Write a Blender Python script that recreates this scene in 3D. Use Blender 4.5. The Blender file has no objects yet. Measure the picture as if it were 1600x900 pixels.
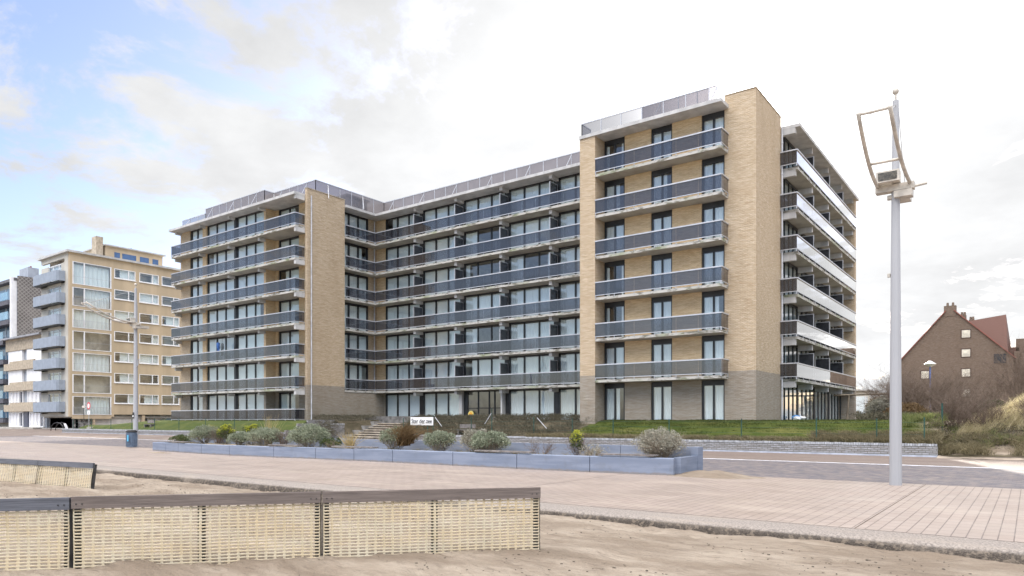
import bpy, bmesh, math, random
import numpy as np
from mathutils import Vector, Matrix, Quaternion, noise as mn
random.seed(7); rng = np.random.default_rng(7)
R = math.radians
scene = bpy.context.scene
COL = scene.collection

# ---------------------------------------------------------------- camera, sky, sun, exposure
# World axes: x runs along the seafront facade, y runs inland, z up, promenade at z = 0.
EYE = 1.8
camd = bpy.data.cameras.new('camera'); cam = bpy.data.objects.new('camera', camd); COL.objects.link(cam)
camd.sensor_width = 36; camd.lens = 24.75; camd.shift_y = 206/1600
camd.clip_start = .1; camd.clip_end = 6000
cam.location = (0, 0, EYE); cam.rotation_euler = (R(90), 0, R(36.38))
scene.camera = cam
scene.render.resolution_x = 1024; scene.render.resolution_y = 576

SUN_DIR = Vector((-.315, 1.0096, .475)).normalized()
sun_el = math.asin(SUN_DIR.z); sun_az = math.atan2(SUN_DIR.x, SUN_DIR.y)
sd = bpy.data.lights.new('sun', 'SUN'); sd.energy = 2.0; sd.angle = R(.6); sd.color = (1, .93, .82)
so = bpy.data.objects.new('sun', sd); COL.objects.link(so)
so.rotation_euler = (-SUN_DIR).to_track_quat('-Z', 'Y').to_euler()
so.location = (0, 0, 60)

world = bpy.data.worlds.new('World'); scene.world = world; world.use_nodes = True
wt = world.node_tree; wt.nodes.clear()
def wn(t, **k):
    n = wt.nodes.new(t)
    for a, b in k.items(): setattr(n, a, b)
    return n
def wmath(op, a, b=None, c=None, clamp=False):
    n = wt.nodes.new('ShaderNodeMath'); n.operation = op; n.use_clamp = clamp
    for i, x in enumerate((a, b, c)):
        if x is None: continue
        if isinstance(x, (int, float)): n.inputs[i].default_value = x
        else: wt.links.new(x, n.inputs[i])
    return n.outputs[0]
sky = wn('ShaderNodeTexSky', sky_type='NISHITA', sun_disc=False)
sky.sun_elevation = sun_el; sky.sun_rotation = sun_az; sky.air_density = 1.0; sky.dust_density = 1.2; sky.ozone_density = 1.5
bg_sky = wn('ShaderNodeBackground'); bg_sky.inputs[1].default_value = .062
tint = wn('ShaderNodeMix', data_type='RGBA', blend_type='MULTIPLY'); tint.inputs[0].default_value = 1
wt.links.new(sky.outputs[0], tint.inputs[6]); tint.inputs[7].default_value = (.97, .91, .98, 1)
wt.links.new(tint.outputs[2], bg_sky.inputs[0])
tc = wn('ShaderNodeTexCoord'); D = tc.outputs['Generated']
sep = wn('ShaderNodeSeparateXYZ'); wt.links.new(D, sep.inputs[0])
zc = wmath('ADD', wmath('MAXIMUM', sep.outputs[2], 0.0), .22)
comb = wn('ShaderNodeCombineXYZ')
wt.links.new(wmath('DIVIDE', sep.outputs[0], zc), comb.inputs[0]); wt.links.new(wmath('DIVIDE', sep.outputs[1], zc), comb.inputs[1])
comb.inputs[2].default_value = 3.3
n1 = wn('ShaderNodeTexNoise'); n1.inputs['Scale'].default_value = 2.6; n1.inputs['Detail'].default_value = 9; n1.inputs['Roughness'].default_value = .64; n1.inputs['Distortion'].default_value = .25
wt.links.new(comb.outputs[0], n1.inputs['Vector'])
dotn = wn('ShaderNodeVectorMath', operation='DOT_PRODUCT'); wt.links.new(D, dotn.inputs[0]); dotn.inputs[1].default_value = SUN_DIR
dt = dotn.outputs['Value']
cov = wmath('ADD', n1.outputs[0], wmath('MULTIPLY', wmath('SUBTRACT', dt, .74), .38))
cov = wmath('ADD', cov, wmath('MULTIPLY', wmath('SUBTRACT', dt, .90, clamp=True), 1.6))
cov = wmath('ADD', cov, wmath('MULTIPLY', wmath('SUBTRACT', .5, dt, clamp=True), .3))
mr = wn('ShaderNodeMapRange', interpolation_type='SMOOTHSTEP'); mr.inputs[1].default_value = .41; mr.inputs[2].default_value = .55
wt.links.new(cov, mr.inputs[0])
n2 = wn('ShaderNodeTexNoise'); n2.inputs['Scale'].default_value = 2.2; n2.inputs['Detail'].default_value = 7; n2.inputs['Roughness'].default_value = .6
wt.links.new(comb.outputs[0], n2.inputs['Vector'])
shade = wn('ShaderNodeMapRange'); shade.inputs[1].default_value = .3; shade.inputs[2].default_value = .7; shade.inputs[3].default_value = .82; shade.inputs[4].default_value = 1.12
wt.links.new(n2.outputs[0], shade.inputs[0])
glow = wmath('POWER', wmath('MAXIMUM', dt, 0.0), 14.0)
tight = wmath('POWER', wmath('MAXIMUM', dt, 0.0), 180.0)
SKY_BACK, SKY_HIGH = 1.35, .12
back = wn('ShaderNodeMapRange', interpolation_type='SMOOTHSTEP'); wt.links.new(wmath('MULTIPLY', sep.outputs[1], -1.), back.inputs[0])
for i_, x_ in enumerate((-.35, .30, 0., SKY_BACK)): back.inputs[i_+1].default_value = x_      # added fill light in the unseen sky behind the camera
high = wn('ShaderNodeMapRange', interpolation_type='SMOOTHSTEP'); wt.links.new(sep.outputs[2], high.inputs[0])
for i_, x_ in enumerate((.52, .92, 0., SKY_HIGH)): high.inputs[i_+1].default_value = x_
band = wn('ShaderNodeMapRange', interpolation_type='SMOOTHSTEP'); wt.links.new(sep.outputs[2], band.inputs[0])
for i_, x_ in enumerate((.40, .66, .02, 1.)): band.inputs[i_+1].default_value = x_      # added seaward fill sits high, clear of the low sky the glass reflects
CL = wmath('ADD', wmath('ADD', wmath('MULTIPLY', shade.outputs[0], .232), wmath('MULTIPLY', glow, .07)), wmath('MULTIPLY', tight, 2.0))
sky_fill = wmath('ADD', wmath('MULTIPLY', back.outputs[0], band.outputs[0]), high.outputs[0])  # seaward and overhead fill, added out of view to brighten the shaded facades
bg_cl = wn('ShaderNodeBackground'); bg_cl.inputs[0].default_value = (.985, .99, 1.0, 1); wt.links.new(CL, bg_cl.inputs[1])
mixw = wn('ShaderNodeMixShader'); wt.links.new(mr.outputs[0], mixw.inputs[0]); wt.links.new(bg_sky.outputs[0], mixw.inputs[1]); wt.links.new(bg_cl.outputs[0], mixw.inputs[2])
bg_fill = wn('ShaderNodeBackground'); bg_fill.inputs[0].default_value = (1.0, .955, .91, 1); wt.links.new(sky_fill, bg_fill.inputs[1])
addw = wn('ShaderNodeAddShader'); wt.links.new(mixw.outputs[0], addw.inputs[0]); wt.links.new(bg_fill.outputs[0], addw.inputs[1])
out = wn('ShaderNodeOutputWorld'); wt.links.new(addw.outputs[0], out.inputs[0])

scene.view_settings.view_transform = 'Standard'; scene.view_settings.look = 'None'
scene.view_settings.gamma = 1; scene.view_settings.exposure = 1.95; scene.view_settings.use_curve_mapping = False
scene.cycles.max_bounces = 8; scene.cycles.transparent_max_bounces = 16

# ---------------------------------------------------------------- helpers
def tag(o, label=None, cat=None, group=None, kind=None):
    if label: o['label'] = label
    if cat: o['category'] = cat
    if group: o['group'] = group
    if kind: o['kind'] = kind
    return o
def empty(name, loc=(0, 0, 0), rz=0, parent=None):
    o = bpy.data.objects.new(name, None); COL.objects.link(o); o.location = loc; o.rotation_euler = (0, 0, rz)
    o.empty_display_size = .2
    if parent: o.parent = parent
    return o
def inst(name, mesh, loc=(0, 0, 0), rz=0, parent=None):
    o = bpy.data.objects.new(name, mesh); COL.objects.link(o); o.location = loc; o.rotation_euler = (0, 0, rz)
    if parent: o.parent = parent
    return o
def copy_tree(o, parent=None):
    c = o.copy(); COL.objects.link(c); c.parent = parent
    for ch in list(o.children): copy_tree(ch, c)
    return c
class MB:
    def __init__(s): s.v = []; s.f = []; s.smooth = False
    def add(s, vs, fs):
        n = len(s.v); s.v += [tuple(v) for v in vs]; s.f += [tuple(i+n for i in f) for f in fs]; return s
    def box(s, x0, y0, z0, x1, y1, z1):
        if x0 > x1: x0, x1 = x1, x0
        if y0 > y1: y0, y1 = y1, y0
        if z0 > z1: z0, z1 = z1, z0
        return s.add([(x0,y0,z0),(x1,y0,z0),(x1,y1,z0),(x0,y1,z0),(x0,y0,z1),(x1,y0,z1),(x1,y1,z1),(x0,y1,z1)],
                     [(0,3,2,1),(4,5,6,7),(0,1,5,4),(1,2,6,5),(2,3,7,6),(3,0,4,7)])
    def bar(s, p, q, w, h=None, up=(0, 0, 1)):
        h = h or w; p = Vector(p); q = Vector(q); d = (q-p).normalized(); up = Vector(up)
        if abs(d.dot(up)) > .98: up = Vector((0, 1, 0))
        a = d.cross(up).normalized()*w/2; b = a.cross(d).normalized()*h/2
        return s.add([p-a-b, p+a-b, p+a+b, p-a+b, q-a-b, q+a-b, q+a+b, q-a+b], [(0,3,2,1),(4,5,6,7),(0,1,5,4),(1,2,6,5),(2,3,7,6),(3,0,4,7)])
    def tube(s, pts, r, n=8, caps=True):
        pts = [Vector(p) for p in pts]; rr = r if isinstance(r, (list, tuple)) else [r]*len(pts)
        rings = []; prev = None
        for i, p in enumerate(pts):
            d = (pts[min(i+1, len(pts)-1)]-pts[max(i-1, 0)]).normalized()
            if prev is None:
                a = d.cross(Vector((0, 0, 1)));
                if a.length < .05: a = d.cross(Vector((1, 0, 0)))
            else: a = prev - d*prev.dot(d)
            a.normalize(); prev = a; b = d.cross(a)
            rings.append([p+(a*math.cos(2*math.pi*k/n)+b*math.sin(2*math.pi*k/n))*rr[i] for k in range(n)])
        vs = [v for rg in rings for v in rg]; fs = []
        for i in range(len(pts)-1):
            for k in range(n): fs.append((i*n+k, i*n+(k+1) % n, (i+1)*n+(k+1) % n, (i+1)*n+k))
        if caps: fs += [tuple(range(n-1, -1, -1)), tuple((len(pts)-1)*n+k for k in range(n))]
        return s.add(vs, fs)
    def poly_prism(s, pts, dvec):
        n = len(pts); d = Vector(dvec); P = [Vector(p) for p in pts]
        return s.add(P+[p+d for p in P], [tuple(range(n)), tuple(range(2*n-1, n-1, -1))]+[(i, (i+1) % n+0, (i+1) % n+n, i+n)[::-1] for i in range(n)])
    def mesh(s, name, m):
        me = bpy.data.meshes.new(name); me.from_pydata(s.v, [], s.f)
        me.materials.append(m)
        me.update()
        bm = bmesh.new(); bm.from_mesh(me); bmesh.ops.recalc_face_normals(bm, faces=bm.faces); bm.to_mesh(me); bm.free()
        if s.smooth:
            me.polygons.foreach_set('use_smooth', [True]*len(me.polygons))
        return me
    def build(s, name, m, parent=None, loc=(0, 0, 0), rz=0):
        return inst(name, s.mesh(name, m), loc, rz, parent)
def np_mesh(name, V, Q, m, smooth=False):
    """V (n,3) float, Q (k,c) int faces"""
    me = bpy.data.meshes.new(name); V = np.asarray(V, dtype=np.float32); Q = np.asarray(Q, dtype=np.int32)
    me.vertices.add(len(V)); me.vertices.foreach_set('co', V.ravel())
    c = Q.shape[1]; me.loops.add(Q.size); me.loops.foreach_set('vertex_index', Q.ravel())
    me.polygons.add(len(Q)); me.polygons.foreach_set('loop_start', np.arange(0, Q.size, c, dtype=np.int32))
    me.polygons.foreach_set('loop_total', np.full(len(Q), c, dtype=np.int32))
    if smooth: me.polygons.foreach_set('use_smooth', np.ones(len(Q), dtype=bool))
    me.materials.append(m); me.update(calc_edges=True); me.validate(); return me
def subp(name, mb, m, parent): return mb.build(name, m, parent)

# ---------------------------------------------------------------- materials
class NT:
    def __init__(s, name):
        s.m = bpy.data.materials.new(name); s.m.use_nodes = True; s.t = s.m.node_tree; s.t.nodes.clear()
        s.o = s.n('ShaderNodeOutputMaterial')
    def n(s, t, **k):
        x = s.t.nodes.new(t)
        for a, b in k.items(): setattr(x, a, b)
        return x
    def l(s, a, b): s.t.links.new(a, b)
    def math(s, op, a, b=None, c=None, clamp=False):
        n = s.n('ShaderNodeMath', operation=op, use_clamp=clamp)
        for i, x in enumerate((a, b, c)):
            if x is None: continue
            if isinstance(x, (int, float)): n.inputs[i].default_value = x
            else: s.l(x, n.inputs[i])
        return n.outputs[0]
    def pos(s): return s.n('ShaderNodeNewGeometry').outputs['Position']
    def noise(s, vec, scale, detail=4, rough=.55, dist=0):
        n = s.n('ShaderNodeTexNoise'); n.inputs['Scale'].default_value = scale; n.inputs['Detail'].default_value = detail
        n.inputs['Roughness'].default_value = rough; n.inputs['Distortion'].default_value = dist; s.l(vec, n.inputs['Vector']); return n.outputs[0]
    def ramp(s, fac, lo, hi, a=0., b=1., smooth=True):
        n = s.n('ShaderNodeMapRange', interpolation_type='SMOOTHSTEP' if smooth else 'LINEAR'); s.l(fac, n.inputs[0])
        for i, x in enumerate((lo, hi, a, b)): n.inputs[i+1].default_value = x
        return n.outputs[0]
    def mix(s, fac, a, b, mode='MIX'):
        n = s.n('ShaderNodeMix', data_type='RGBA', blend_type=mode)
        for i, x in ((0, fac), (6, a), (7, b)):
            if isinstance(x, (int, float)): n.inputs[i].default_value = x
            elif isinstance(x, tuple): n.inputs[i].default_value = (*x, 1) if len(x) == 3 else x
            else: s.l(x, n.inputs[i])
        return n.outputs[2]
    def scale(s, vec, xyz):
        n = s.n('ShaderNodeVectorMath', operation='MULTIPLY'); s.l(vec, n.inputs[0]); n.inputs[1].default_value = xyz; return n.outputs[0]
    def bump(s, h, strength=.3, dist=.02):
        n = s.n('ShaderNodeBump'); n.inputs['Strength'].default_value = strength; n.inputs['Distance'].default_value = dist; s.l(h, n.inputs['Height']); return n.outputs[0]
    def finish(s, col, rough=.8, normal=None, metal=0, spec=.5):
        p = s.n('ShaderNodeBsdfPrincipled')
        if isinstance(col, tuple): p.inputs['Base Color'].default_value = (*col, 1)
        else: s.l(col, p.inputs['Base Color'])
        if isinstance(rough, (int, float)): p.inputs['Roughness'].default_value = rough
        else: s.l(rough, p.inputs['Roughness'])
        p.inputs['Metallic'].default_value = metal; p.inputs['Specular IOR Level'].default_value = spec
        if normal is not None: s.l(normal, p.inputs['Normal'])
        s.l(p.outputs[0], s.o.inputs[0]); return s.m
def simple(name, c, rough=.7, var=.12, scale=3., metal=0, bump=0, spec=.5, streak=False):
    t = NT(name); P = t.pos()
    if streak: P = t.scale(P, (1, 1, .12))
    f = t.noise(P, scale, 5)
    c2 = tuple(x*(1-var*1.6) for x in c); c1 = tuple(min(1, x*(1+var)) for x in c)
    col = t.mix(t.ramp(f, .35, .65), c2, c1)
    nm = t.bump(t.noise(t.pos(), scale*12, 4), bump, .01) if bump else None
    return t.finish(col, rough, nm, metal, spec)

def brick_mat(name, c1, c2, mortar, low=None, zline=None, bw=.21, bh=.075, msize=.010, bumps=.6, stain=.25):
    t = NT(name); P = t.pos(); s = t.n('ShaderNodeSeparateXYZ'); t.l(P, s.inputs[0])
    cx = t.n('ShaderNodeCombineXYZ'); t.l(t.math('ADD', s.outputs[0], s.outputs[1]), cx.inputs[0]); t.l(s.outputs[2], cx.inputs[1])
    b = t.n('ShaderNodeTexBrick'); t.l(cx.outputs[0], b.inputs['Vector'])
    b.inputs['Color1'].default_value = (*c1, 1); b.inputs['Color2'].default_value = (*c2, 1); b.inputs['Mortar'].default_value = (*mortar, 1)
    b.inputs['Scale'].default_value = 1; b.inputs['Mortar Size'].default_value = msize; b.inputs['Brick Width'].default_value = bw; b.inputs['Row Height'].default_value = bh
    b.inputs['Bias'].default_value = -.1
    col = b.outputs['Color']
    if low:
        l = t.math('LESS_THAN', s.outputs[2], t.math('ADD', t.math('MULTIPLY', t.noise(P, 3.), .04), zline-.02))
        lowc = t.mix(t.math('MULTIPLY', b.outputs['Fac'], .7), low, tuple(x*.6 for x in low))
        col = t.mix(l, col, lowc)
    st = t.noise(t.scale(P, (1, 1, .25)), .55, 6, .6)
    col = t.mix(t.ramp(st, .45, .75, 0, stain), col, (.62, .56, .48), 'MULTIPLY')
    fine = t.noise(t.scale(P, (1.6, 1.6, 13)), 1.5, 3)
    col = t.mix(t.ramp(fine, .35, .65, 0, .55), col, (.68, .60, .50), 'MULTIPLY')
    h = t.math('ADD', t.math('MULTIPLY', b.outputs['Fac'], -1.), t.math('MULTIPLY', t.noise(t.scale(P, (3, 3, 13)), 1.3, 2), 1.2))
    return t.finish(col, .88, t.bump(h, 1.0, .03), spec=.3)

M = {}
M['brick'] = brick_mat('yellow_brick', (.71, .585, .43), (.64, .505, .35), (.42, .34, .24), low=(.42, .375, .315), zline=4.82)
M['soffit'] = simple('concrete_soffit', (.38, .355, .315), .85, .12, .8, bump=.2)
M['white'] = simple('white_concrete', (.48, .475, .465), .8, .10, 1.5, bump=.2, streak=True)
M['whitepaint'] = simple('white_paint', (.78, .78, .79), .45, .04, 1.2)
M['alu'] = simple('aluminium_rail', (.52, .53, .56), .38, .06, 2.0, metal=.35)
M['black'] = simple('black_frame', (.022, .023, .026), .4, .2, 2)
M['dark'] = simple('interior', (.20, .19, .18), .9, .25, .8)
M['pipe'] = simple('downpipe', (.50, .51, .54), .5, .1, 2)
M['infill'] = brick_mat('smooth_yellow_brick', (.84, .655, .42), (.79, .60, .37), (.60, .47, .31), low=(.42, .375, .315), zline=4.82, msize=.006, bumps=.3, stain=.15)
def balcony_edge():
    t = NT('balcony_slab_edge'); P = t.pos(); f = t.noise(t.scale(P, (1, 1, 3)), 1.8, 6, .65)
    col = t.mix(t.ramp(f, .47, .62), (.48, .465, .43), (.17, .16, .13))
    g = t.noise(P, .5, 3); col = t.mix(t.ramp(g, .52, .66, 0, .55), col, (.22, .26, .13))
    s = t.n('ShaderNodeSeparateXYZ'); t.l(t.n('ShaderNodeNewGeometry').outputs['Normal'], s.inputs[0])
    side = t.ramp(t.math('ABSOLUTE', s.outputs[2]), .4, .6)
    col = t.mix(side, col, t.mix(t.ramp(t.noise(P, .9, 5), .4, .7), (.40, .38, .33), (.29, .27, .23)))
    return t.finish(col, .85, t.bump(t.noise(P, 12, 4), .3, .02), spec=.3)
M['slab'] = balcony_edge()
GL = {}
def glass(name, tcol, refl=.06, boost=1.0, rough=.01, gcol=(1, 1, 1), wav=.0, dirt=0., dcol=(.3,.3,.32)):
    t = NT(name)
    geo = t.n('ShaderNodeNewGeometry'); dp = t.n('ShaderNodeVectorMath', operation='DOT_PRODUCT'); t.l(geo.outputs['Normal'], dp.inputs[0]); t.l(geo.outputs['Incoming'], dp.inputs[1])
    sch = t.math('POWER', t.math('SUBTRACT', 1., t.math('ABSOLUTE', dp.outputs['Value']), clamp=True), 5.)
    fac = t.math('ADD', t.math('MULTIPLY', t.math('ADD', .04, t.math('MULTIPLY', sch, .96)), boost), refl, clamp=True)
    tr = t.n('ShaderNodeBsdfTransparent'); tr.inputs[0].default_value = (*tcol, 1)
    g = t.n('ShaderNodeBsdfGlossy'); g.inputs[0].default_value = (*gcol, 1); g.inputs['Roughness'].default_value = rough
    if wav: 
        nn = t.bump(t.noise(t.pos(), .7, 2), wav, .1); t.l(nn, g.inputs['Normal'])
    m = t.n('ShaderNodeMixShader'); t.l(fac, m.inputs[0])
    base = tr.outputs[0]
    if dirt:
        d = t.n('ShaderNodeBsdfDiffuse'); d.inputs[0].default_value = (*dcol, 1)
        md = t.n('ShaderNodeMixShader'); t.l(t.ramp(t.noise(t.scale(t.pos(), (1, 1, .6)), .5, 4), .3, .75, dirt*.7, dirt*1.3), md.inputs[0]); t.l(base, md.inputs[1]); t.l(d.outputs[0], md.inputs[2]); base = md.outputs[0]
    t.l(base, m.inputs[1]); t.l(g.outputs[0], m.inputs[2]); t.l(m.outputs[0], t.o.inputs[0]); return t.m
M['glass'] = glass('window_glass', (.90, .94, .94), .10, 1.2, wav=.04)
M['smoke'] = glass('smoked_glass', (.15, .155, .18), .025, 1.5, dirt=.08, dcol=(.24, .24, .28), wav=.02)
M['smoke_side'] = glass('smoked_side_glass', (.16, .16, .18), .07, 2.2, dirt=.08, dcol=(.3, .3, .3), wav=.02)
M['smoke_roof'] = glass('smoked_roof_screen', (.27, .245, .25), .03, 1.0, dirt=.40, dcol=(.30, .27, .27))
M['clear'] = glass('clear_panel', (.48, .47, .47), .03, 1.0, dirt=.1, dcol=(.35, .33, .33))
M['blueglass'] = glass('blue_balcony_glass', (.45, .68, .80), .05, 1.0, dirt=.35, dcol=(.45, .68, .82))
def curtain_mat():
    t = NT('curtain_fabric'); r = t.n('ShaderNodeObjectInfo').outputs['Random']
    isl = t.n('ShaderNodeNewGeometry').outputs['Random Per Island']
    col = t.mix(isl, (.76, .86, .88), (.92, .93, .90))
    col = t.mix(t.math('MULTIPLY', r, .5), col, (.70, .76, .86))
    d = t.n('ShaderNodeBsdfDiffuse'); t.l(col, d.inputs[0]); tl = t.n('ShaderNodeBsdfTranslucent'); t.l(col, tl.inputs[0])
    m = t.n('ShaderNodeMixShader'); m.inputs[0].default_value = .08; t.l(d.outputs[0], m.inputs[1]); t.l(tl.outputs[0], m.inputs[2]); t.l(m.outputs[0], t.o.inputs[0]); return t.m
M['curtain'] = curtain_mat()
M['room'] = simple('room_wall', (.56, .53, .48), .9, .25, .6)
M['roofing'] = simple('roof_gravel', (.30, .29, .28), .9, .2, 2)

# paving
def paver(name, c1, c2, mortar, bw, bh, ms=.006, rot=False, big=.2, off=.5, sandy=0, sandcol=(.55, .46, .37), rough=.75, bumps=.4, patch=None):
    t = NT(name); P = t.pos(); s = t.n('ShaderNodeSeparateXYZ'); t.l(P, s.inputs[0])
    cx = t.n('ShaderNodeCombineXYZ'); t.l(s.outputs[1 if rot else 0], cx.inputs[0]); t.l(s.outputs[0 if rot else 1], cx.inputs[1])
    b = t.n('ShaderNodeTexBrick', offset=off); t.l(cx.outputs[0], b.inputs['Vector'])
    b.inputs['Color1'].default_value = (*c1, 1); b.inputs['Color2'].default_value = (*c2, 1); b.inputs['Mortar'].default_value = (*mortar, 1)
    b.inputs['Scale'].default_value = 1; b.inputs['Mortar Size'].default_value = ms; b.inputs['Brick Width'].default_value = bw; b.inputs['Row Height'].default_value = bh
    col = b.outputs['Color']
    if patch:
        col = t.mix(t.ramp(t.noise(t.scale(P, (1.2, 2.2, 1)), 2.2, 3), .48, .6, 0, .75), col, patch)
    n = t.noise(P, .35, 7, .62); col = t.mix(t.ramp(n, .35, .7, 0, big), col, (.66, .62, .60), 'MULTIPLY')
    n3 = t.noise(t.scale(P, (.35, 1.6, 1)), .8, 6, .65)
    if sandy: col = t.mix(t.ramp(n3, .48, .72, 0, sandy), col, sandcol)
    fine = t.noise(P, 45, 2); col = t.mix(t.ramp(fine, .3, .7, 0, .3), col, (.75, .73, .7), 'MULTIPLY')
    h = t.math('ADD', t.math('MULTIPLY', b.outputs['Fac'], -1.), t.math('MULTIPLY', t.noise(P, 30, 3), .4))
    return t.finish(col, t.ramp(t.noise(P, .6, 5), .3, .7, rough-.12, rough+.1), t.bump(h, bumps, .006), spec=.4)
M['promenade'] = paver('promenade_pavers', (.345, .284, .245), (.31, .252, .215), (.15, .12, .105), .40, .20, .009, rot=True, sandy=.6, sandcol=(.40, .34, .28), rough=.50)
M['road'] = paver('road_pavers', (.155, .14, .15), (.105, .10, .115), (.08, .075, .08), .22, .11, .006, sandy=.3, sandcol=(.28, .24, .20), patch=(.245, .205, .18))
M['redpave'] = paver('pink_pavers', (.205, .16, .135), (.175, .135, .115), (.12, .10, .09), .22, .11, .006, sandy=.9, sandcol=(.225, .19, .155))
M['stone'] = simple('pale_border_stone', (.62, .63, .66), .7, .15, 2.5, bump=.3)
def kerb_mat():
    t = NT('kerb_concrete'); P = t.pos(); s = t.n('ShaderNodeSeparateXYZ'); t.l(t.n('ShaderNodeNewGeometry').outputs['Normal'], s.inputs[0])
    v = t.n('ShaderNodeTexVoronoi'); v.inputs['Scale'].default_value = 45; t.l(P, v.inputs['Vector'])
    a = t.mix(t.ramp(t.noise(P, 26, 5, .7), .38, .66), (.34, .30, .265), (.17, .15, .135))
    agg = t.mix(v.outputs['Distance'], (.12, .10, .08), (.035, .03, .028)); agg = t.mix(t.ramp(t.noise(P, 14, 4), .5, .6), agg, (.17, .14, .11))
    col = t.mix(t.ramp(s.outputs[2], .3, .8), agg, a)
    col = t.mix(t.ramp(t.noise(t.scale(P, (.4, 2, 1)), 1.2, 5), .5, .7, 0, .5), col, (.34, .29, .24))
    return t.finish(col, .9, t.bump(t.math('ADD', v.outputs['Distance'], t.noise(P, 30, 4)), .6, .02), spec=.2)
M['kerb'] = kerb_mat()
def sand_mat():
    t = NT('beach_sand'); P = t.pos()
    a = t.noise(t.scale(P, (.6, 1.4, 1)), .7, 7, .6, .4)
    col = t.mix(t.ramp(a, .38, .66), (.235, .19, .145), (.38, .325, .26))
    b = t.noise(t.scale(P, (1, 2.5, 1)), 3.0, 6, .65); col = t.mix(t.ramp(b, .40, .72, 0, .5), col, (.24, .19, .145))
    q = t.noise(t.scale(P, (.55, 1.9, 1)), 4.5, 8, .72); col = t.mix(t.ramp(q, .53, .68, 0, .6), col, (.155, .125, .098))
    g = t.noise(P, 160, 2); col = t.mix(t.ramp(g, .35, .7, 0, .35), col, (.55, .5, .45), 'MULTIPLY')
    h = t.math('ADD', t.math('MULTIPLY', t.noise(t.scale(P, (1, 2.2, 1)), 5, 8, .62, .5), 1.), t.math('MULTIPLY', t.noise(P, 60, 4), .25))
    return t.finish(col, .95, t.bump(h, 1.0, .06), spec=.15)
M['sand'] = sand_mat()
def grass_mat():
    t = NT('lawn_grass'); P = t.pos()
    col = t.mix(t.ramp(t.noise(t.scale(P, (1, 1, 1)), 1.1, 6), .35, .7), (.05, .068, .016), (.088, .098, .027))
    col = t.mix(t.ramp(t.noise(P, 22, 4), .35, .7, 0, .5), col, (.05, .08, .015))
    col = t.mix(t.ramp(t.noise(P, .6, 6, .65), .54, .74, 0, .6), col, (.20, .17, .075))
    return t.finish(col, .9, t.bump(t.noise(P, 40, 4), .8, .04), spec=.2)
M['grass'] = grass_mat()
def earth_mat():
    t = NT('scrub_earth'); P = t.pos()
    col = t.mix(t.ramp(t.noise(P, 1.6, 6), .35, .7), (.14, .12, .075), (.26, .21, .15))
    return t.finish(col, .95, t.bump(t.noise(P, 20, 5), .8, .06), spec=.1)
M['earth'] = earth_mat()
M['dunesand'] = simple('dune_sand', (.30, .25, .20), .95, .2, 1.2, bump=.5, spec=.1)
def leafmat(name, a, b, rough=.75, trans=.25, c=None):
    t = NT(name); r = t.n('ShaderNodeNewGeometry').outputs['Random Per Island']
    col = t.mix(r, a, b)
    if c: col = t.mix(t.ramp(t.noise(t.pos(), 1.5, 3), .45, .65), col, c)
    d = t.n('ShaderNodeBsdfPrincipled'); t.l(col, d.inputs['Base Color']); d.inputs['Roughness'].default_value = rough; d.inputs['Specular IOR Level'].default_value = .2
    tl = t.n('ShaderNodeBsdfTranslucent'); t.l(col, tl.inputs[0]); m = t.n('ShaderNodeMixShader'); m.inputs[0].default_value = trans
    t.l(d.outputs[0], m.inputs[1]); t.l(tl.outputs[0], m.inputs[2]); t.l(m.outputs[0], t.o.inputs[0]); return t.m
M['silver'] = leafmat('silver_green_leaf', (.17, .20, .13), (.36, .38, .28))
M['silver2'] = leafmat('grey_leaf', (.24, .23, .18), (.42, .40, .33))
M['euph'] = leafmat('yellow_green_leaf', (.28, .32, .04), (.48, .47, .06))
M['euphlow'] = leafmat('dark_green_leaf', (.05, .075, .03), (.12, .14, .05))
M['twig'] = leafmat('brown_twig', (.10, .075, .055), (.20, .15, .12), trans=0)
M['twiglight'] = leafmat('pale_twig', (.24, .20, .15), (.38, .32, .24), trans=0)
M['straw'] = leafmat('straw_blade', (.34, .26, .12), (.52, .43, .25), trans=.4)
M['marram'] = leafmat('marram_blade', (.36, .32, .17), (.66, .57, .38), trans=.45)
M['rust'] = leafmat('rust_blade', (.13, .085, .04), (.25, .17, .09), trans=.3)
M['greenblade'] = leafmat('green_blade', (.12, .17, .05), (.30, .30, .13), trans=.4)
M['heather'] = leafmat('scrub_leaf', (.055, .055, .035), (.155, .135, .095), trans=.1)
M['deadgrass'] = leafmat('dead_grass', (.16, .14, .08), (.33, .28, .17), trans=.3)
M['hedge'] = leafmat('hedge_leaf', (.09, .075, .03), (.17, .13, .06), trans=.2)
def planter_mat():
    t = NT('blue_grey_concrete'); P = t.pos(); s = t.n('ShaderNodeSeparateXYZ'); t.l(P, s.inputs[0])
    col = t.mix(t.ramp(t.noise(t.scale(P, (.5, .5, 6)), 1.3, 5), .35, .68), (.175, .205, .27), (.225, .255, .325))
    col = t.mix(t.ramp(t.noise(P, 2.6, 6, .65), .52, .7, 0, .35), col, (.15, .165, .19))
    up = t.ramp(t.math('ADD', s.outputs[2], t.math('MULTIPLY', t.noise(t.scale(P, (1, 1, .2)), 3.5, 4), .14)), .10, .16, .7, 0)
    col = t.mix(up, col, (.21, .18, .155))
    return t.finish(col, .85, t.bump(t.noise(P, 18, 4), .35, .01), spec=.3)
M['planter'] = planter_mat()
M['soil'] = simple('planter_soil', (.30, .25, .19), .95, .3, 2, bump=.6)
def board(name, c):
    t = NT(name); P = t.pos(); r = t.noise(t.scale(P, (1.5, 1.5, 45)), 1.5, 5, .6)
    col = t.mix(t.ramp(r, .3, .7), tuple(x*.72 for x in c), tuple(x*1.2 for x in c)); col = t.mix(t.ramp(t.noise(P, .8, 3), .4, .7, 0, .4), col, tuple(x*.8 for x in c))
    return t.finish(col, .8, t.bump(r, .5, .01), spec=.25)
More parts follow.
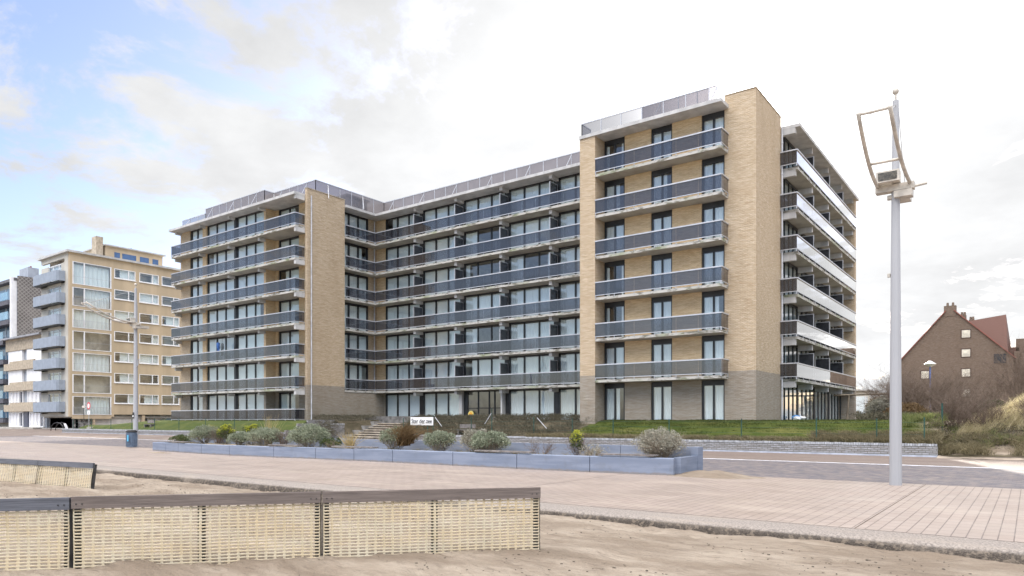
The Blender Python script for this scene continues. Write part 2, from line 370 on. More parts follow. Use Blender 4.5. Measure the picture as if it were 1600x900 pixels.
M['wood'] = board('weathered_board', (.17, .14, .125))
M['wood2'] = board('blue_grey_board', (.125, .13, .15))
M['woodlight'] = simple('bench_board', (.19, .17, .16), .75, .2, 5, bump=.4)
M['darkwood'] = simple('dark_post', (.035, .033, .032), .7, .3, 8)
def net_mat():
    t = NT('beige_plastic_net'); P = t.pos()
    col = t.mix(t.ramp(t.noise(t.scale(P, (1, 1, 3)), 1.5, 5), .35, .7), (.72, .61, .42), (.72, .65, .50))
    col = t.mix(t.ramp(t.noise(P, 9, 4), .5, .75, 0, .4), col, (.62, .54, .42))
    d = t.n('ShaderNodeBsdfPrincipled'); t.l(col, d.inputs['Base Color']); d.inputs['Roughness'].default_value = .55
    tl = t.n('ShaderNodeBsdfTranslucent'); t.l(col, tl.inputs[0]); m = t.n('ShaderNodeMixShader'); m.inputs[0].default_value = .35
    t.l(d.outputs[0], m.inputs[1]); t.l(tl.outputs[0], m.inputs[2]); t.l(m.outputs[0], t.o.inputs[0]); return t.m
M['net'] = net_mat()
M['polepaint'] = simple('pole_paint', (.365, .37, .385), .45, .06, .9, streak=True)
M['lampcream'] = simple('cream_metal', (.50, .46, .40), .5, .12, 4)
M['lampglass'] = simple('dark_lamp_glass', (.10, .09, .07), .15, .3, 12)
M['cable'] = simple('cable', (.35, .34, .33), .6, .1, 4)
M['green'] = simple('green_post', (.02, .07, .055), .6, .2, 4)
M['bin'] = simple('bin_blue_grey', (.11, .15, .21), .5, .12, 4)
M['cyan'] = simple('cyan_sticker', (.10, .42, .65), .5, .05, 4)
M['red'] = simple('sign_red', (.60, .03, .05), .5, .03, 4)
M['signwhite'] = simple('sign_white', (.78, .78, .77), .5, .03, 4)
M['signblack'] = simple('sign_black', (.02, .02, .02), .5, .03, 4)
M['tan'] = simple('tan_render', (.50, .40, .275), .85, .07, .6, bump=.1, streak=True)
M['tanlight'] = simple('cream_render', (.50, .475, .42), .85, .06, .6, bump=.1)
M['tanbrick'] = simple('tan_band', (.42, .355, .27), .85, .12, 3, bump=.2)
M['greypanel'] = simple('grey_balcony_panel', (.27, .31, .37), .6, .06, 1.5)
M['bluegrey'] = simple('blue_grey_panel', (.34, .37, .42), .6, .08, 1.5)
M['garage'] = simple('pale_garage_door', (.60, .57, .53), .7, .06, 2)
M['stonewall'] = simple('rubble_stone', (.27, .26, .25), .85, .45, 2.6, bump=.6)
def slate_mat():
    t = NT('diamond_slate'); P = t.pos(); s = t.n('ShaderNodeSeparateXYZ'); t.l(P, s.inputs[0])
    a = t.math('ADD', s.outputs[1], s.outputs[2]); b = t.math('SUBTRACT', s.outputs[1], s.outputs[2])
    k = 9.5
    sa = t.math('ABSOLUTE', t.math('SINE', t.math('MULTIPLY', a, k/1.6))); sb = t.math('ABSOLUTE', t.math('SINE', t.math('MULTIPLY', b, k/1.6)))
    mn_ = t.math('MINIMUM', sa, sb); base = t.mix(t.ramp(t.noise(P, .25, 4), .4, .65), (.135, .12, .11), (.22, .20, .185))
    col = t.mix(t.ramp(mn_, .15, .4), (.30, .28, .26), base)
    col = t.mix(t.ramp(t.math('MULTIPLY', sa, sb), .72, .9, 0, .6), col, (.07, .065, .06))
    return t.finish(col, .7)
M['slate'] = slate_mat()
M['housebrick'] = brick_mat('brown_brick', (.25, .19, .15), (.205, .155, .12), (.17, .14, .115), bw=.24, bh=.09, stain=.3)
def tiles_mat():
    t = NT('red_roof_tiles'); P = t.pos(); w = t.n('ShaderNodeTexWave', wave_type='BANDS', bands_direction='X'); w.inputs['Scale'].default_value = 3.; w.inputs['Distortion'].default_value = .5; t.l(P, w.inputs['Vector'])
    col = t.mix(w.outputs['Fac'], (.10, .05, .038), (.17, .088, .068)); return t.finish(col, .8, t.bump(w.outputs['Fac'], .6, .05))
M['tiles'] = tiles_mat()
M['winlight'] = simple('pale_blind', (.62, .58, .48), .5, .2, 1.2)
M['redtrim'] = simple('brick_red_trim', (.22, .075, .055), .7, .1, 3)
M['carpaint'] = simple('dark_green_car_paint', (.03, .055, .05), .25, .1, 2, metal=.3)
M['rubber'] = simple('rubber', (.02, .02, .02), .8, .1, 4)
M['chrome'] = simple('steel', (.5, .5, .52), .3, .1, 4, metal=.8)
M['blueplastic'] = simple('blue_plastic', (.12, .30, .60), .4, .1, 4)
M['blueneo'] = simple('blue_neoprene', (.03, .10, .30), .7, .15, 6)
M['greyneo'] = simple('grey_neoprene', (.08, .10, .11), .7, .15, 6)
M['orange'] = simple('orange_print', (.85, .42, .05), .5, .1, 6)
M['yellow'] = simple('yellow_print', (.85, .70, .22), .5, .1, 6)
M['bluepole'] = simple('blue_lamp_pole', (.12, .20, .50), .5, .05, 4)
M['roughwood'] = simple('rough_timber', (.22, .18, .13), .85, .2, 6, bump=.4)

# ---------------------------------------------------------------- terrain and paving (the setting)
def fbm(x, y, s, o=4, z=0.):
    return mn.fractal(Vector((x*s, y*s, z)), 1.0, 2.0, o)
def sstep(a, b, x):
    t = min(1, max(0, (x-a)/(b-a))); return t*t*(3-2*t)
def grid(name, xs, ys, hf, m, kind='structure', smooth=True):
    nx, ny = len(xs), len(ys)
    V = np.array([(x, y, hf(x, y)) for y in ys for x in xs])
    i = np.arange(nx-1)[None, :]+nx*np.arange(ny-1)[:, None]
    Q = np.stack([i, i+1, i+1+nx, i+nx], -1).reshape(-1, 4)
    o = inst(name, np_mesh(name, V, Q, m, smooth)); o['kind'] = kind; return o
# wide ground sheet to the horizon
g = grid('ground', [-3000, -600, -200, 0, 200, 1500], [-3000, -500, -30, 200, 600, 3000], lambda x, y: -.6, M['dunesand'])
# front fence line for drifts
FENCE = [(-5.82, 8.62), (-7.91, 6.29), (-10.0, 3.95), (-12.1, 1.6)]
def seg_dist(px, py, a, b):
    ax, ay = a; bx, by = b; dx, dy = bx-ax, by-ay; t = max(0, min(1, ((px-ax)*dx+(py-ay)*dy)/(dx*dx+dy*dy)))
    ex, ey = ax+t*dx-px, ay+t*dy-py; return math.hypot(ex, ey)
DIMP = [(random.uniform(-30, 8), random.uniform(4, 12), random.uniform(.10, .22), random.uniform(.012, .035)) for _ in range(420)]
cellD = {}
for d in DIMP: cellD.setdefault((int(d[0]//1), int(d[1]//1)), []).append(d)
def sand_h(x, y):
    h = -.17+.06*fbm(x, y*1.8, .35, 4, 1.)+.034*fbm(x*.8, y*2.2, 1.6, 5, 5.)+.014*fbm(x*.7, y*1.6, 6, 4, 9)
    far = sstep(8, 20, -x+0); h -= .03*far
    d = seg_dist(x, y, FENCE[0], FENCE[3])
    side = (x-FENCE[0][0])*(FENCE[3][1]-FENCE[0][1])-(y-FENCE[0][1])*(FENCE[3][0]-FENCE[0][0])
    h += .07*math.exp(-(d/.9)**2)+.03*fbm(x, y, .9, 3, 3.)*math.exp(-(d/1.5)**2)
    ci, cj = int(x//1), int(y//1)
    for a in (-1, 0, 1):
        for b in (-1, 0, 1):
            for (dx, dy, r, s) in cellD.get((ci+a, cj+b), ()):
                q = ((x-dx)**2+((y-dy)*1.3)**2)/(r*r)
                if q < 6: h += -s*math.exp(-q*1.5)+.45*s*math.exp(-(math.sqrt(q)-1.25)**2*5)
    if y > 11.6: h += .04*sstep(11.6, 12.1, y)
    return h
xs = np.concatenate([np.arange(-60, -30, .5), np.arange(-30, -16, .14), np.arange(-16, 8, .065), np.arange(8, 30, .6)])
ys = np.concatenate([np.arange(-20, 2, .8), np.arange(2, 12.2, .075)])
sand = grid('sand', xs, ys, sand_h, M['sand'])
grid('beach', [-900, -60.01], [-45, 12.0], lambda x, y: -.3, M['sand'])
grid('beach', [-60, 30], [-45, -20.01], lambda x, y: -.25, M['sand'])
grid('beach', [30.01, 900], [-45, 12.0], lambda x, y: -.3, M['sand'])
def sea_mat():
    t = NT('sea_water'); return t.finish((.10, .14, .15), .25, t.bump(t.noise(t.pos(), .6, 5), .5, .3))
grid('sea', [-3000, 3000], [-3000, -45.01], lambda x, y: -.4, sea_mat())
# kerb
kb = MB(); nseg = 520; x0, x1 = -90., 22.
KV = []; 
for i in range(nseg+1):
    x = x0+(x1-x0)*i/nseg; e = .035*fbm(x, 0, 3.0, 4, 2)+.02*fbm(x, 0, 12, 3, 7)
    prof = [(12.748, 0), (12.05, .004), (11.93+e, -.012), (11.90+e*1.3, -.06), (11.86+e*1.6+.02*fbm(x, 1, 9, 3), -.17), (11.88, -.5)]
    KV += [(x, p[0], p[1]) for p in prof]
KQ = [(i*6+k, (i+1)*6+k, (i+1)*6+k+1, i*6+k+1) for i in range(nseg) for k in range(5)]
kerb = inst('kerb', np_mesh('kerb', KV, KQ, M['kerb'])); kerb['kind'] = 'structure'
# promenade, with sawn joints left open between slabs
joints = [-46, -37.2, -28.6, -19.7, -10.9, -2.35, 6.2]
pb = MB(); e = [-90]+joints+[40]
for a, b in zip(e[:-1], e[1:]):
    pb.add([(a+.009, 12.775, 0), (b-.009, 12.775, 0), (b-.009, 22.6, 0), (a+.009, 22.6, 0)], [(0, 1, 2, 3)])
o = pb.build('promenade', M['promenade']); o['kind'] = 'structure'
jb = MB().add([(-90, 12.74, -.012), (40, 12.74, -.012), (40, 22.6, -.012), (-90, 22.6, -.012)], [(0, 1, 2, 3)])
o = jb.build('joint_bed', simple('joint_sand', (.20, .155, .12), .9)); o['kind'] = 'structure'
o = MB().add([(-90, 22.602, 0), (60, 22.602, 0), (60, 31.6, 0), (-90, 31.6, 0)], [(0, 1, 2, 3)]).build('road', M['road']); o['kind'] = 'structure'
sb = MB(); x = -90.
while x < 60:
    w = 1.0; sb.box(x+.006, 31.602, -.1, x+w-.006, 31.85, .006+random.uniform(0, .006)); x += w
o = sb.build('border_stones', M['stone']); o['kind'] = 'structure'
def pave_h(x, y):
    return .42*sstep(-46, -56, x)*sstep(31.9, 35.5, y)+(.25*sstep(-80, -95, x)*sstep(34, 38, y))
grid('pavement', list(np.arange(-90, 60, 3.)), [31.852, 32.5, 33.2, 34, 35, 36, 37.5, 39.5, 42], pave_h, M['redpave'])
grid('plaza', [-300, -180, -120, -105, -90.01], [12.74, 22, 31.85, 34, 36, 38, 60, 90], lambda x, y: -.02+.67*sstep(32, 38, y)*1., M['redpave'])
grid('side_street', [-100, -90, -80, -71.5], [36, 38, 42, 60, 100], lambda x, y: .4+.02, M['redpave'])

# garden berm and dune
WALLX = -3.6
def berm_h(x, y):
    if x < -48.5:
        base = .75+1.0*sstep(34.7, 37.6, y)
    else:
        k = sstep(-48.5, -47, x)
        base = .60+1.17*sstep(39.6, 42.9, y)
    base += .03*fbm(x, y, .8, 4)
    if x < -46.9 and x >= -48.5: base = max(base, 1.72-.25*sstep(-48.0, -47.0, x))
    if -46.9 < x < -41.7 and y < 44.2: base = .02+.26*(y-39.3)
    if x > WALLX-6:
        # dune to the right of the wall's end
        q = sstep(WALLX-3.5, WALLX+1, x)
        foot = sstep(38.9+.5*fbm(x, 0, .5, 2), 43.5, y)
        rise = (.95+1.8*sstep(-3.4, 1.0, x)*sstep(39.5, 46, y))*foot+.25*fbm(x, y, .35, 4)*foot+.16*fbm(x, y, 1.4, 4)*foot
        rise *= 1-.35*sstep(52, 70, y)
        w = sstep(WALLX-.2, WALLX+1.2, x) if y < 41 else q
        base = base*(1-max(w, q))+(rise)*max(w, q) if x > WALLX-.2 else base*(1-q*.6)+max(rise, base)*q*.6
    return base
xs = np.concatenate([np.arange(-48.4, -8, .4), np.arange(-8, 26, .22), np.arange(26, 90, 2.)])
ys = np.concatenate([np.arange(39.56, 44.4, .22), np.arange(44.4, 56, .45), np.arange(56, 130, 3.)])
def garden_mat():
    t = NT('garden_ground'); P = t.pos(); s = t.n('ShaderNodeSeparateXYZ'); t.l(P, s.inputs[0])
    lawn = t.mix(t.ramp(t.noise(P, .9, 6), .35, .7), (.05, .068, .016), (.088, .098, .027))
    lawn = t.mix(t.ramp(t.noise(P, 22, 4), .35, .7, 0, .5), lawn, (.05, .075, .015))
    lawn = t.mix(t.ramp(t.noise(t.scale(P, (.4, 1.5, 1)), .8, 6, .65), .52, .72, 0, .6), lawn, (.19, .17, .06))
    earth = t.mix(t.ramp(t.noise(P, 1.6, 6), .35, .7), (.075, .065, .042), (.14, .115, .08))
    sand = t.mix(t.ramp(t.noise(P, 1.3, 6), .35, .7), (.20, .16, .12), (.34, .285, .225))
    wob = t.math('MULTIPLY', t.noise(P, .7, 4), 1.6)
    x = t.math('ADD', s.outputs[0], wob)
    left = t.ramp(t.math('ADD', x, t.math('MULTIPLY', t.math('SUBTRACT', s.outputs[1], 40), -.9)), -25.4, -25.0)
    right = t.ramp(x, WALLX-.6, WALLX+.8)
    col = t.mix(left, earth, lawn); col = t.mix(right, col, sand)
    low = t.ramp(t.math('ADD', s.outputs[1], t.math('MULTIPLY', t.noise(P, 2.5, 4), .5)), 40.1, 40.35)
    col = t.mix(low, earth, col)
    return t.finish(col, .95, t.bump(t.noise(P, 30, 5), .7, .05), spec=.1)
M['garden'] = garden_mat()
garden = grid('garden_ground', xs, ys, berm_h, M['garden'])
dune_foot = grid('dune_foot', np.arange(WALLX+.02, 26, .2), np.arange(38.2, 39.6, .14), lambda x, y: berm_h(x, y)*sstep(38.4, 39.5, y) if y > 38.3 else -.01, M['dunesand'])
lawn_left = grid('lawn', np.arange(-90, -48.3, .8), np.concatenate([np.arange(34.8, 38.2, .3), np.arange(38.5, 62, 2)]), lambda x, y: berm_h(-60, y)-(.55*sstep(-72, -88, x)), M['grass'])

# ---------------------------------------------------------------- main apartment building
FL = lambda k: 1.72+2.8*k
bld = empty('apartment_building', (-38, 45, 1.5)); tag(bld, 'seven storey yellow brick apartment block with stepped wings and smoked glass balconies', 'apartment building')
BL = Vector((-38, 45, 1.5))
def part(name, mb, m, parent=bld):
    """mesh given in world coordinates, parented to the building"""
    me = mb.mesh(name, m); o = inst(name, me, parent=parent)
    base = Vector((0, 0, 0)); p = parent
    while p is not None: base += Vector(p.location); p = p.parent
    o.location = -base; return o
G0 = .9  # buried foot of walls
w = MB(); infill = []
# left wing brick
L0, L1 = -71.0, -50.2
w.box(L0, 38.4, G0, -69.15, 38.75, 21.12)              # end pier
w.box(L0, 38.75, G0, L0+.3, 60, 21.3)                  # gable end wall
infill.append((-66.75, 38.38, G0, -66.05, 39.5, 21.12))           # pier bay 1/2
infill.append((-56.5, 38.4, G0, -56.2, 39.4, 21.12))              # return into deeper bay 4
infill.append((-56.5, 39.4, G0, -55.75, 39.7, 21.12))
infill.append((-52.7, 39.4, G0, -50.5, 39.7, 21.12))
w.box(-50.52, 38.4, G0, L1, 42.5, 21.78)                # blind flank wall
w.box(-51.55, 42.2, G0, -50.52, 42.5, 21.3)
w.box(-51.55, 42.5, G0, -51.25, 42.75, 21.12)           # flank window wall pieces
w.box(-51.55, 46.3, G0, -51.25, 47.65, 21.12)
infill.append((-51.25, 47.35, G0, -50.05, 47.65, 21.12))
w.box(-51.25, 42.5, G0, L1-.02, 47.3, 4.32)             # closed ground floor under the flank balconies
# tower brick
w.box(-25.05, 41.9, G0, -23.86, 43.3, 21.12)            # left pier, out to the balcony line
w.box(-25.05, 43.3, G0, -24.75, 56, 21.3)
for k in range(7):
    zt = FL(k+1)-.2
infill.append((-22.23, 43.1, G0, -20.3, 43.4, 21.12))
infill.append((-18.8, 43.1, G0, -16.82, 43.4, 21.12))
w.box(-15.33, 43.1, G0, -13.7, 43.4, 21.95)
w.box(-13.7, 43.1, G0, -13.4, 48.45, 21.95)
w.box(-15.33, 43.4, 21.3, -15.03, 48.45, 21.95)
# inland end of the side facade
w.box(-13.75, 67.35, G0, -12.4, 67.75, 21.12)
w.box(-14.2, 67.35, G0, -13.75, 67.75, 21.12)
w.box(-60, 67.75, G0, -12.4, 68.0, 21.12)
part('wall', w, M['brick'])
for q_ in infill: part('infill_wall', MB().box(*q_), M['infill'])
# floors and cores
f = MB()
for k in range(0, 8):
    z1 = FL(k); z0 = z1-.2
    if k == 7: continue
    f.box(L0+.3, 38.47, z0, -56.5, 60, z1); f.box(-56.2, 39.46, z0, -51.6, 60, z1)
    f.box(-51.6, 47.42, z0, -24.75, 60, z1)
    f.box(-24.75, 43.16, z0, -13.7, 60, z1); f.box(-24.75, 60, z0, -13.75, 67.34, z1)
part('floor_slab', f, M['soffit'])
c = MB()
c.box(-70.6, 44.5, G0, -56.4, 59, 21.1); c.box(-56.2, 48, G0, -54.5, 58, 21.1)
c.box(-54.4, 51.5, G0, -24.8, 58, 21.1); c.box(-24.6, 47.2, G0, -17.5, 66, 21.1)
# party walls between flats
for u in (-66, -61.1, -56.42): c.box(u-.1, 38.6, G0, u+.1, 44.5, 21.1)
for i in range(1, 5): u = -50.2+4.95*i; c.box(u-.1, 47.6, G0, u+.1, 51.5, 21.1)
c.box(-54.5, 42.9, G0, -51.7, 43.1, 21.1)
for v in (53, 57.9, 62.7): c.box(-17.5, v-.1, G0, -13.6, v+.1, 21.1)
c.box(-17.5, 48.3, G0, -13.8, 48.42, 21.1)
for u in (-21.2, -17.9): c.box(u-.1, 43.45, G0, u+.1, 47.2, 21.1)
part('interior_wall', c, M['room'])
# roof slabs with white fascia
r = MB()
r.box(-71.3, 37.3, 21.10, -50.53, 60, 21.32)
r.box(-50.53, 42.52, 21.10, -49.95, 60, 21.32)
r.box(-49.95, 46.0, 21.10, -25.06, 60, 21.32)
r.box(-25.06, 41.82, 21.12, -15.08, 60, 21.34)
r.box(-15.08, 43.12, 21.10, -15.03, 60, 21.3)
r.box(-15.0, 48.47, 21.12, -12.2, 68.2, 21.34); r.box(-49.95, 60.0, 21.1, -15.0, 68.2, 21.3)
part('roof', r, M['white'])
part('parapet_cap', MB().box(-50.56, 38.36, 21.782, L1+.04, 42.54, 21.84), M['tanbrick'])
rc = MB()
rc.box(-15.37, 43.06, 21.952, -13.36, 43.44, 21.99); rc.box(-13.74, 43.44, 21.952, -13.36, 48.49, 21.99)
part('parapet_cap', rc, M['tanbrick'])

# windows ---------------------------------------------------
winmesh = {}
def get_window(wd, ht, panes, header, fw, var):
    key = (round(wd, 2), round(ht, 2), panes, header, fw)
    if key not in winmesh:
        fr = MB(); fr.box(0, .0, 0, fw, .12, ht); fr.box(wd-fw, 0, 0, wd, .12, ht); fr.box(fw, 0, 0, wd-fw, .12, fw*.8)
        top = ht-max(header, fw*.8); fr.box(fw, .0, top, wd-fw, .12, ht)
        pw = (wd-fw)/panes
        for i in range(1, panes): fr.box(i*pw+.0, .01, fw*.8, i*pw+fw, .11, top)
        gl = MB()
        for i in range(panes):
            a, b = i*pw+fw, (i+1)*pw
            gl.add([(a, .06, fw*.8), (b, .06, fw*.8), (b, .06, top), (a, .06, top)], [(0, 1, 2, 3)])
        winmesh[key] = (fr.mesh('window_frame', M['black']), gl.mesh('window_pane', M['glass']), {})
    F, Gm, cur = winmesh[key]
    if var not in cur:
        rr = random.Random(hash((key, var)) & 0xffff); cm = MB(); pw = (wd-fw)/panes; top = ht-max(header, fw)
        mode = var
        for i in range(panes):
            a, b = i*pw+fw*.6, (i+1)*pw+fw*.4
            if mode == 0: segs = [(a, b)]
            elif mode == 1: segs = [(a, b)] if i != panes-1 else [(a, a+(b-a)*.45)]
            elif mode == 2: segs = [(a, b)] if i == 0 else ([] if i == 1 else [(a+(b-a)*.5, b)])
            elif mode == 3: segs = [(a, a+.35*(b-a))] if i == 0 else ([(b-.4*(b-a), b)] if i == panes-1 else [])
            elif mode == 4: segs = [(a, b)] if i != 0 else [(a+.5*(b-a), b)]
            else: segs = [(a+.0, b)]
            for (p, q) in segs:
                n = max(6, int((q-p)/.045)); V = []
                for j in range(n+1):
                    x = p+(q-p)*j/n; y = .15+.03*math.sin(j*1.45+rr.random()*.9+i)+.012*rr.random()
                    V += [(x, y, .03), (x, y, top-.03)]
                cm.add(V, [(2*j, 2*j+2, 2*j+3, 2*j+1) for j in range(n)])
        cm.smooth = True
        cur[var] = cm.mesh('curtain', M['curtain']) if cm.v else None
    return F, Gm, cur[var]
nwin = 0
def window(loc, rz, wd, ht, panes=3, header=0., fw=.13, var=None, parent=bld, base=BL):
    global nwin
    if var is None: var = random.choices([0, 1, 2, 3, 4, 5], [9, 3, .8, .8, 2.2, 4])[0]
    F, Gm, C = get_window(wd, ht, panes, header, fw, var)
    o = inst('window', F, Vector(loc)-base, rz, parent); inst('pane', Gm, parent=o)
    if C: inst('curtain', C, parent=o)
    nwin += 1; return o
for k in range(7):
    z = FL(k)+.005; h = 2.59
    # left wing
    window((-69.15, 38.5, z), 0, 2.4, h, 2)
    window((-66.05, 38.5, z), 0, 4.75, h, 3)
    window((-61.0, 38.5, z), 0, 4.5, h, 3)
    window((-55.75, 39.5, z), 0, 3.05, h, 2, var=random.choice([0, 0, 1, 4]))
    # flank (faces +x)
    if k > 0: window((-51.3, 42.75, z), R(90), 3.55, h, 3, fw=.16)
    # centre wing
    for i in range(5):
        u0 = -50.05+4.93*i
        if k == 0 and i == 2: continue
        window((u0, 47.42, z), 0, 4.62, h, 3)
    # tower
    for u0 in (-23.83, -20.3, -16.82): window((u0, 43.2, z), 0, 1.58 if u0 < -23 else 1.5, h, 2, header=.34, fw=.11, var=random.choice([0, 0, 5, 1, 3]))
wb = MB()   # dark posts between the windows
for k in range(7):
    z = FL(k)
    wb.box(-61.3, 38.46, z, -61.0, 38.66, z+2.6)
    for i in range(4):
        u0 = -50.05+4.93*i+4.62; wb.box(u0, 47.40, z, u0+.31, 47.6, z+2.6)
part('dark_post', wb, M['black'])
# side facade: windows that mostly hide behind balconies are one part
em = MB(); eg = MB(); ec = MB()
EB = [48.5, 53.0, 57.9, 62.7, 67.35]
for k in range(7):
    z = FL(k)
    for a, b in zip(EB[:-1], EB[1:]):
        n = 4; pw = (b-a-.2)/n
        em.box(-13.6, a, z, -13.48, a+.2, z+2.6)
        em.box(-13.6, a+.2, z+2.45, -13.48, b, z+2.6); em.box(-13.6, a+.2, z, -13.48, b, z+.1)
        for i in range(n):
            y0 = a+.2+i*pw; em.box(-13.59, y0+pw-.1, z+.1, -13.49, y0+pw, z+2.45)
            eg.add([(-13.54, y0, z+.1), (-13.54, y0+pw-.1, z+.1), (-13.54, y0+pw-.1, z+2.45), (-13.54, y0, z+2.45)], [(0, 1, 2, 3)])
            if k == 0 or random.random() < .8:
                m_ = 18; V = []
                for j in range(m_+1): V += [(-13.72+.03*math.sin(j*1.5), y0+(pw-.08)*j/m_, z+.03), (-13.72+.03*math.sin(j*1.5), y0+(pw-.08)*j/m_, z+2.42)]
                ec.add(V, [(2*j, 2*j+2, 2*j+3, 2*j+1) for j in range(m_)])
ew = part('side_window_wall', em, M['black']); part('side_panes', eg, M['glass'], ew); part('side_curtains', ec, M['curtain'], ew)
# entrance doors in the third bay of the centre wing
en = MB(); u0 = -50.05+4.93*2; z = FL(0)
en.box(u0+.05, 47.4, z, u0+.35, 47.6, z+2.6)
for q in (.35, 1.55, 2.75, 3.35, 4.35): en.box(u0+q, 47.42, z, u0+q+.1, 47.54, z+2.5)
en.box(u0+.35, 47.42, z+2.5, u0+4.45, 47.54, z+2.6); en.box(u0+.35, 47.42, z+1.05, u0+4.4, 47.53, z+1.13); en.box(u0+.35, 47.42, z, u0+4.4, 47.53, z+.08)
door = part('entrance_door', en, M['black']); door['label'] = 'black framed glazed entrance doors'
eg2 = MB().add([(u0+.4, 47.48, z+.08), (u0+4.4, 47.48, z+.08), (u0+4.4, 47.48, z+2.5), (u0+.4, 47.48, z+2.5)], [(0, 1, 2, 3)]); part('pane', eg2, M['glass'], door)
part('door_post', MB().box(u0-.32, 47.1, z, u0+.02, 47.39, z+2.6), M['white']); part('door_post', MB().box(u0+4.45, 46.9, z-.3, u0+4.60, 47.39, z+2.6), M['white'])

# balconies --------------------------------------------------
def balcony_run(pts, k, screens=(), beams=(), rz_front=None, zoff=0, inner=None, post=1.35, label=None, gm='smoke'):
    """pts: polyline of the balustrade line in (u,v)"""
    z = FL(k)
    if inner:
        s = MB(); s.box(inner[0], inner[1], z-.19, inner[2], inner[3], z-.005)
        b = part('balcony', s, M['slab'])
    else: b = empty('balcony', (0, 0, 0), 0, bld)
    hr = MB(); gp = MB(); g0 = gp
    for si_, (a, c_) in enumerate(zip(pts[:-1], pts[1:])):
        if gm == 'smoke_side': gp = MB() if si_ == 0 else (MB() if si_ == 1 else gp); g0 = gp if si_ == 0 else g0
        A = Vector((*a, 0)); B = Vector((*c_, 0)); L = (B-A).length; d = (B-A)/L
        hr.bar(A+Vector((0, 0, z+1.0)), B+Vector((0, 0, z+1.0)), .11, .075)
        hr.bar(A+Vector((0, 0, z+.12)), B+Vector((0, 0, z+.12)), .05, .045)
        n = max(1, round(L/post)); nrm = Vector((-d.y, d.x, 0))
        for i in range(n+1):
            p = A+d*(L*i/n if 0 < i < n else (.03 if i == 0 else L-.03))
            hr.bar(p+nrm*.0+Vector((0, 0, z-.06)), p+Vector((0, 0, z+.12)), .035)
            if i < n:
                q0 = A+d*(L*i/n+.003); q1 = A+d*(L*(i+1)/n-.003)
                gp.add([q0+Vector((0, 0, z+.145)), q1+Vector((0, 0, z+.145)), q1+Vector((0, 0, z+.962)), q0+Vector((0, 0, z+.962))], [(0, 1, 2, 3)])
    part('handrail', hr, M['alu'], b); part('glass_balustrade', gp, M[gm], b)
    if gm == 'smoke_side': part('end_glass_panel', g0, M['smoke'], b)
    for (x0, y0, x1, y1) in screens:
        sc = MB(); fr = MB(); A = Vector((x0, y0, 0)); B = Vector((x1, y1, 0)); d = (B-A).normalized()
        fr.bar(A+Vector((0, 0, z+.05)), A+Vector((0, 0, z+2.0)), .05); fr.bar(B+Vector((0, 0, z+.05)), B+Vector((0, 0, z+2.0)), .04)
        fr.bar(A+Vector((0, 0, z+2.0)), B+Vector((0, 0, z+2.0)), .045)
        sc.bar(A+d*.03+Vector((0, 0, z+1.03)), B-d*.03+Vector((0, 0, z+1.03)), .02, 1.86)
        s_ = part('privacy_screen', sc, M['smokepanel'], b); part_fr = part_sub(fr, s_)
    return b
M['smokepanel'] = simple('dark_screen_panel', (.035, .036, .042), .25, .2, 2)
def part_sub(fr, s_):
    # the light frame belongs to the screen; kept as one more child of the balcony so that depth stays at three
    return part('screen_frame', fr, M['alu'], s_.parent)
def beam(x0, y0, x1, y1, k):
    z = FL(k)-.19
    m_ = MB().box(x0, y0, z-.27, x1, y1, z-.002); return m_
for k in range(0, 7):
    if k <= 6:
        # left wing balcony
        bb = balcony_run([(-70.95, 38.36), (-70.95, 37.4), (-50.56, 37.4), (-50.56, 38.37)], k, inner=(-70.98, 37.42, -50.54, 38.46) if k > 0 else (-70.98, 37.42, -50.54, 38.46))
        if True:
            ii = MB().box(-56.18, 38.462, FL(k)-.19, -50.53, 39.48, FL(k)-.005); part('deep_bay_floor', ii, M['soffit'], bb)
    if k >= 1:
        balcony_run([(-50.15, 42.56), (-50.15, 46.13)], k, inner=(-51.24, 42.52, -50.17, 47.33))
        balcony_run([(-50.13, 46.15), (-25.1, 46.15)], k, inner=(-50.165, 46.17, -25.07, 47.4),
                    screens=[(-50.2+4.93*i+.1, 46.25, -50.2+4.93*i+.1, 47.35) for i in range(1, 5)])
        balcony_run([(-23.84, 41.9), (-15.1, 41.9), (-15.1, 43.08)], k, inner=(-23.85, 41.92, -15.12, 43.15))
        balcony_run([(-13.38, 48.2), (-12.33, 48.2), (-12.33, 67.55), (-13.3, 67.8)], k, inner=(-13.5, 48.5, -12.35, 67.34), post=1.6, gm='smoke_side',
                    screens=[(-12.42, v, -13.44, v) for v in (53, 57.9, 62.7)])
for k in range(1, 8):
    z = FL(k)-.195
    spans = [(u-.13, 37.75, z-.27, u+.13, 38.39) for u in (-70.8, -66.3, -61.2, -56.35)]+[(-50.8, 37.47, z-.36, -50.53, 38.39)]
    spans += [(-50.2+4.93*i+.05-.14, 46.4, z-.3, -50.2+4.93*i+.05+.14, 47.39) for i in range(1, 5)]
    spans += [(-13.46, v-.14, z-.38, -12.5, v+.14) for v in (48.62, 53, 57.9, 62.7, 67.2)]
    for (x0, y0, z0, x1, y1) in spans: part('beam', MB().box(x0, y0, z0, x1, y1, z-.002), M['white'])
# down pipes
for (u, v, z0, z1) in ((-50.1, 38.75, 1.7, 21.2), (-51.12, 46.95, 1.7, 21.0), (-13.3, 48.32, 1.7, 21.2)):
    p = MB(); p.tube([(u, v, z0), (u, v, z1)], .055, 8)
    for q in range(1, 10): p.tube([(u, v, z0+q*2.05), (u, v, z0+q*2.05+.1)], .075, 8)
    part('down_pipe', p, M['pipe'])
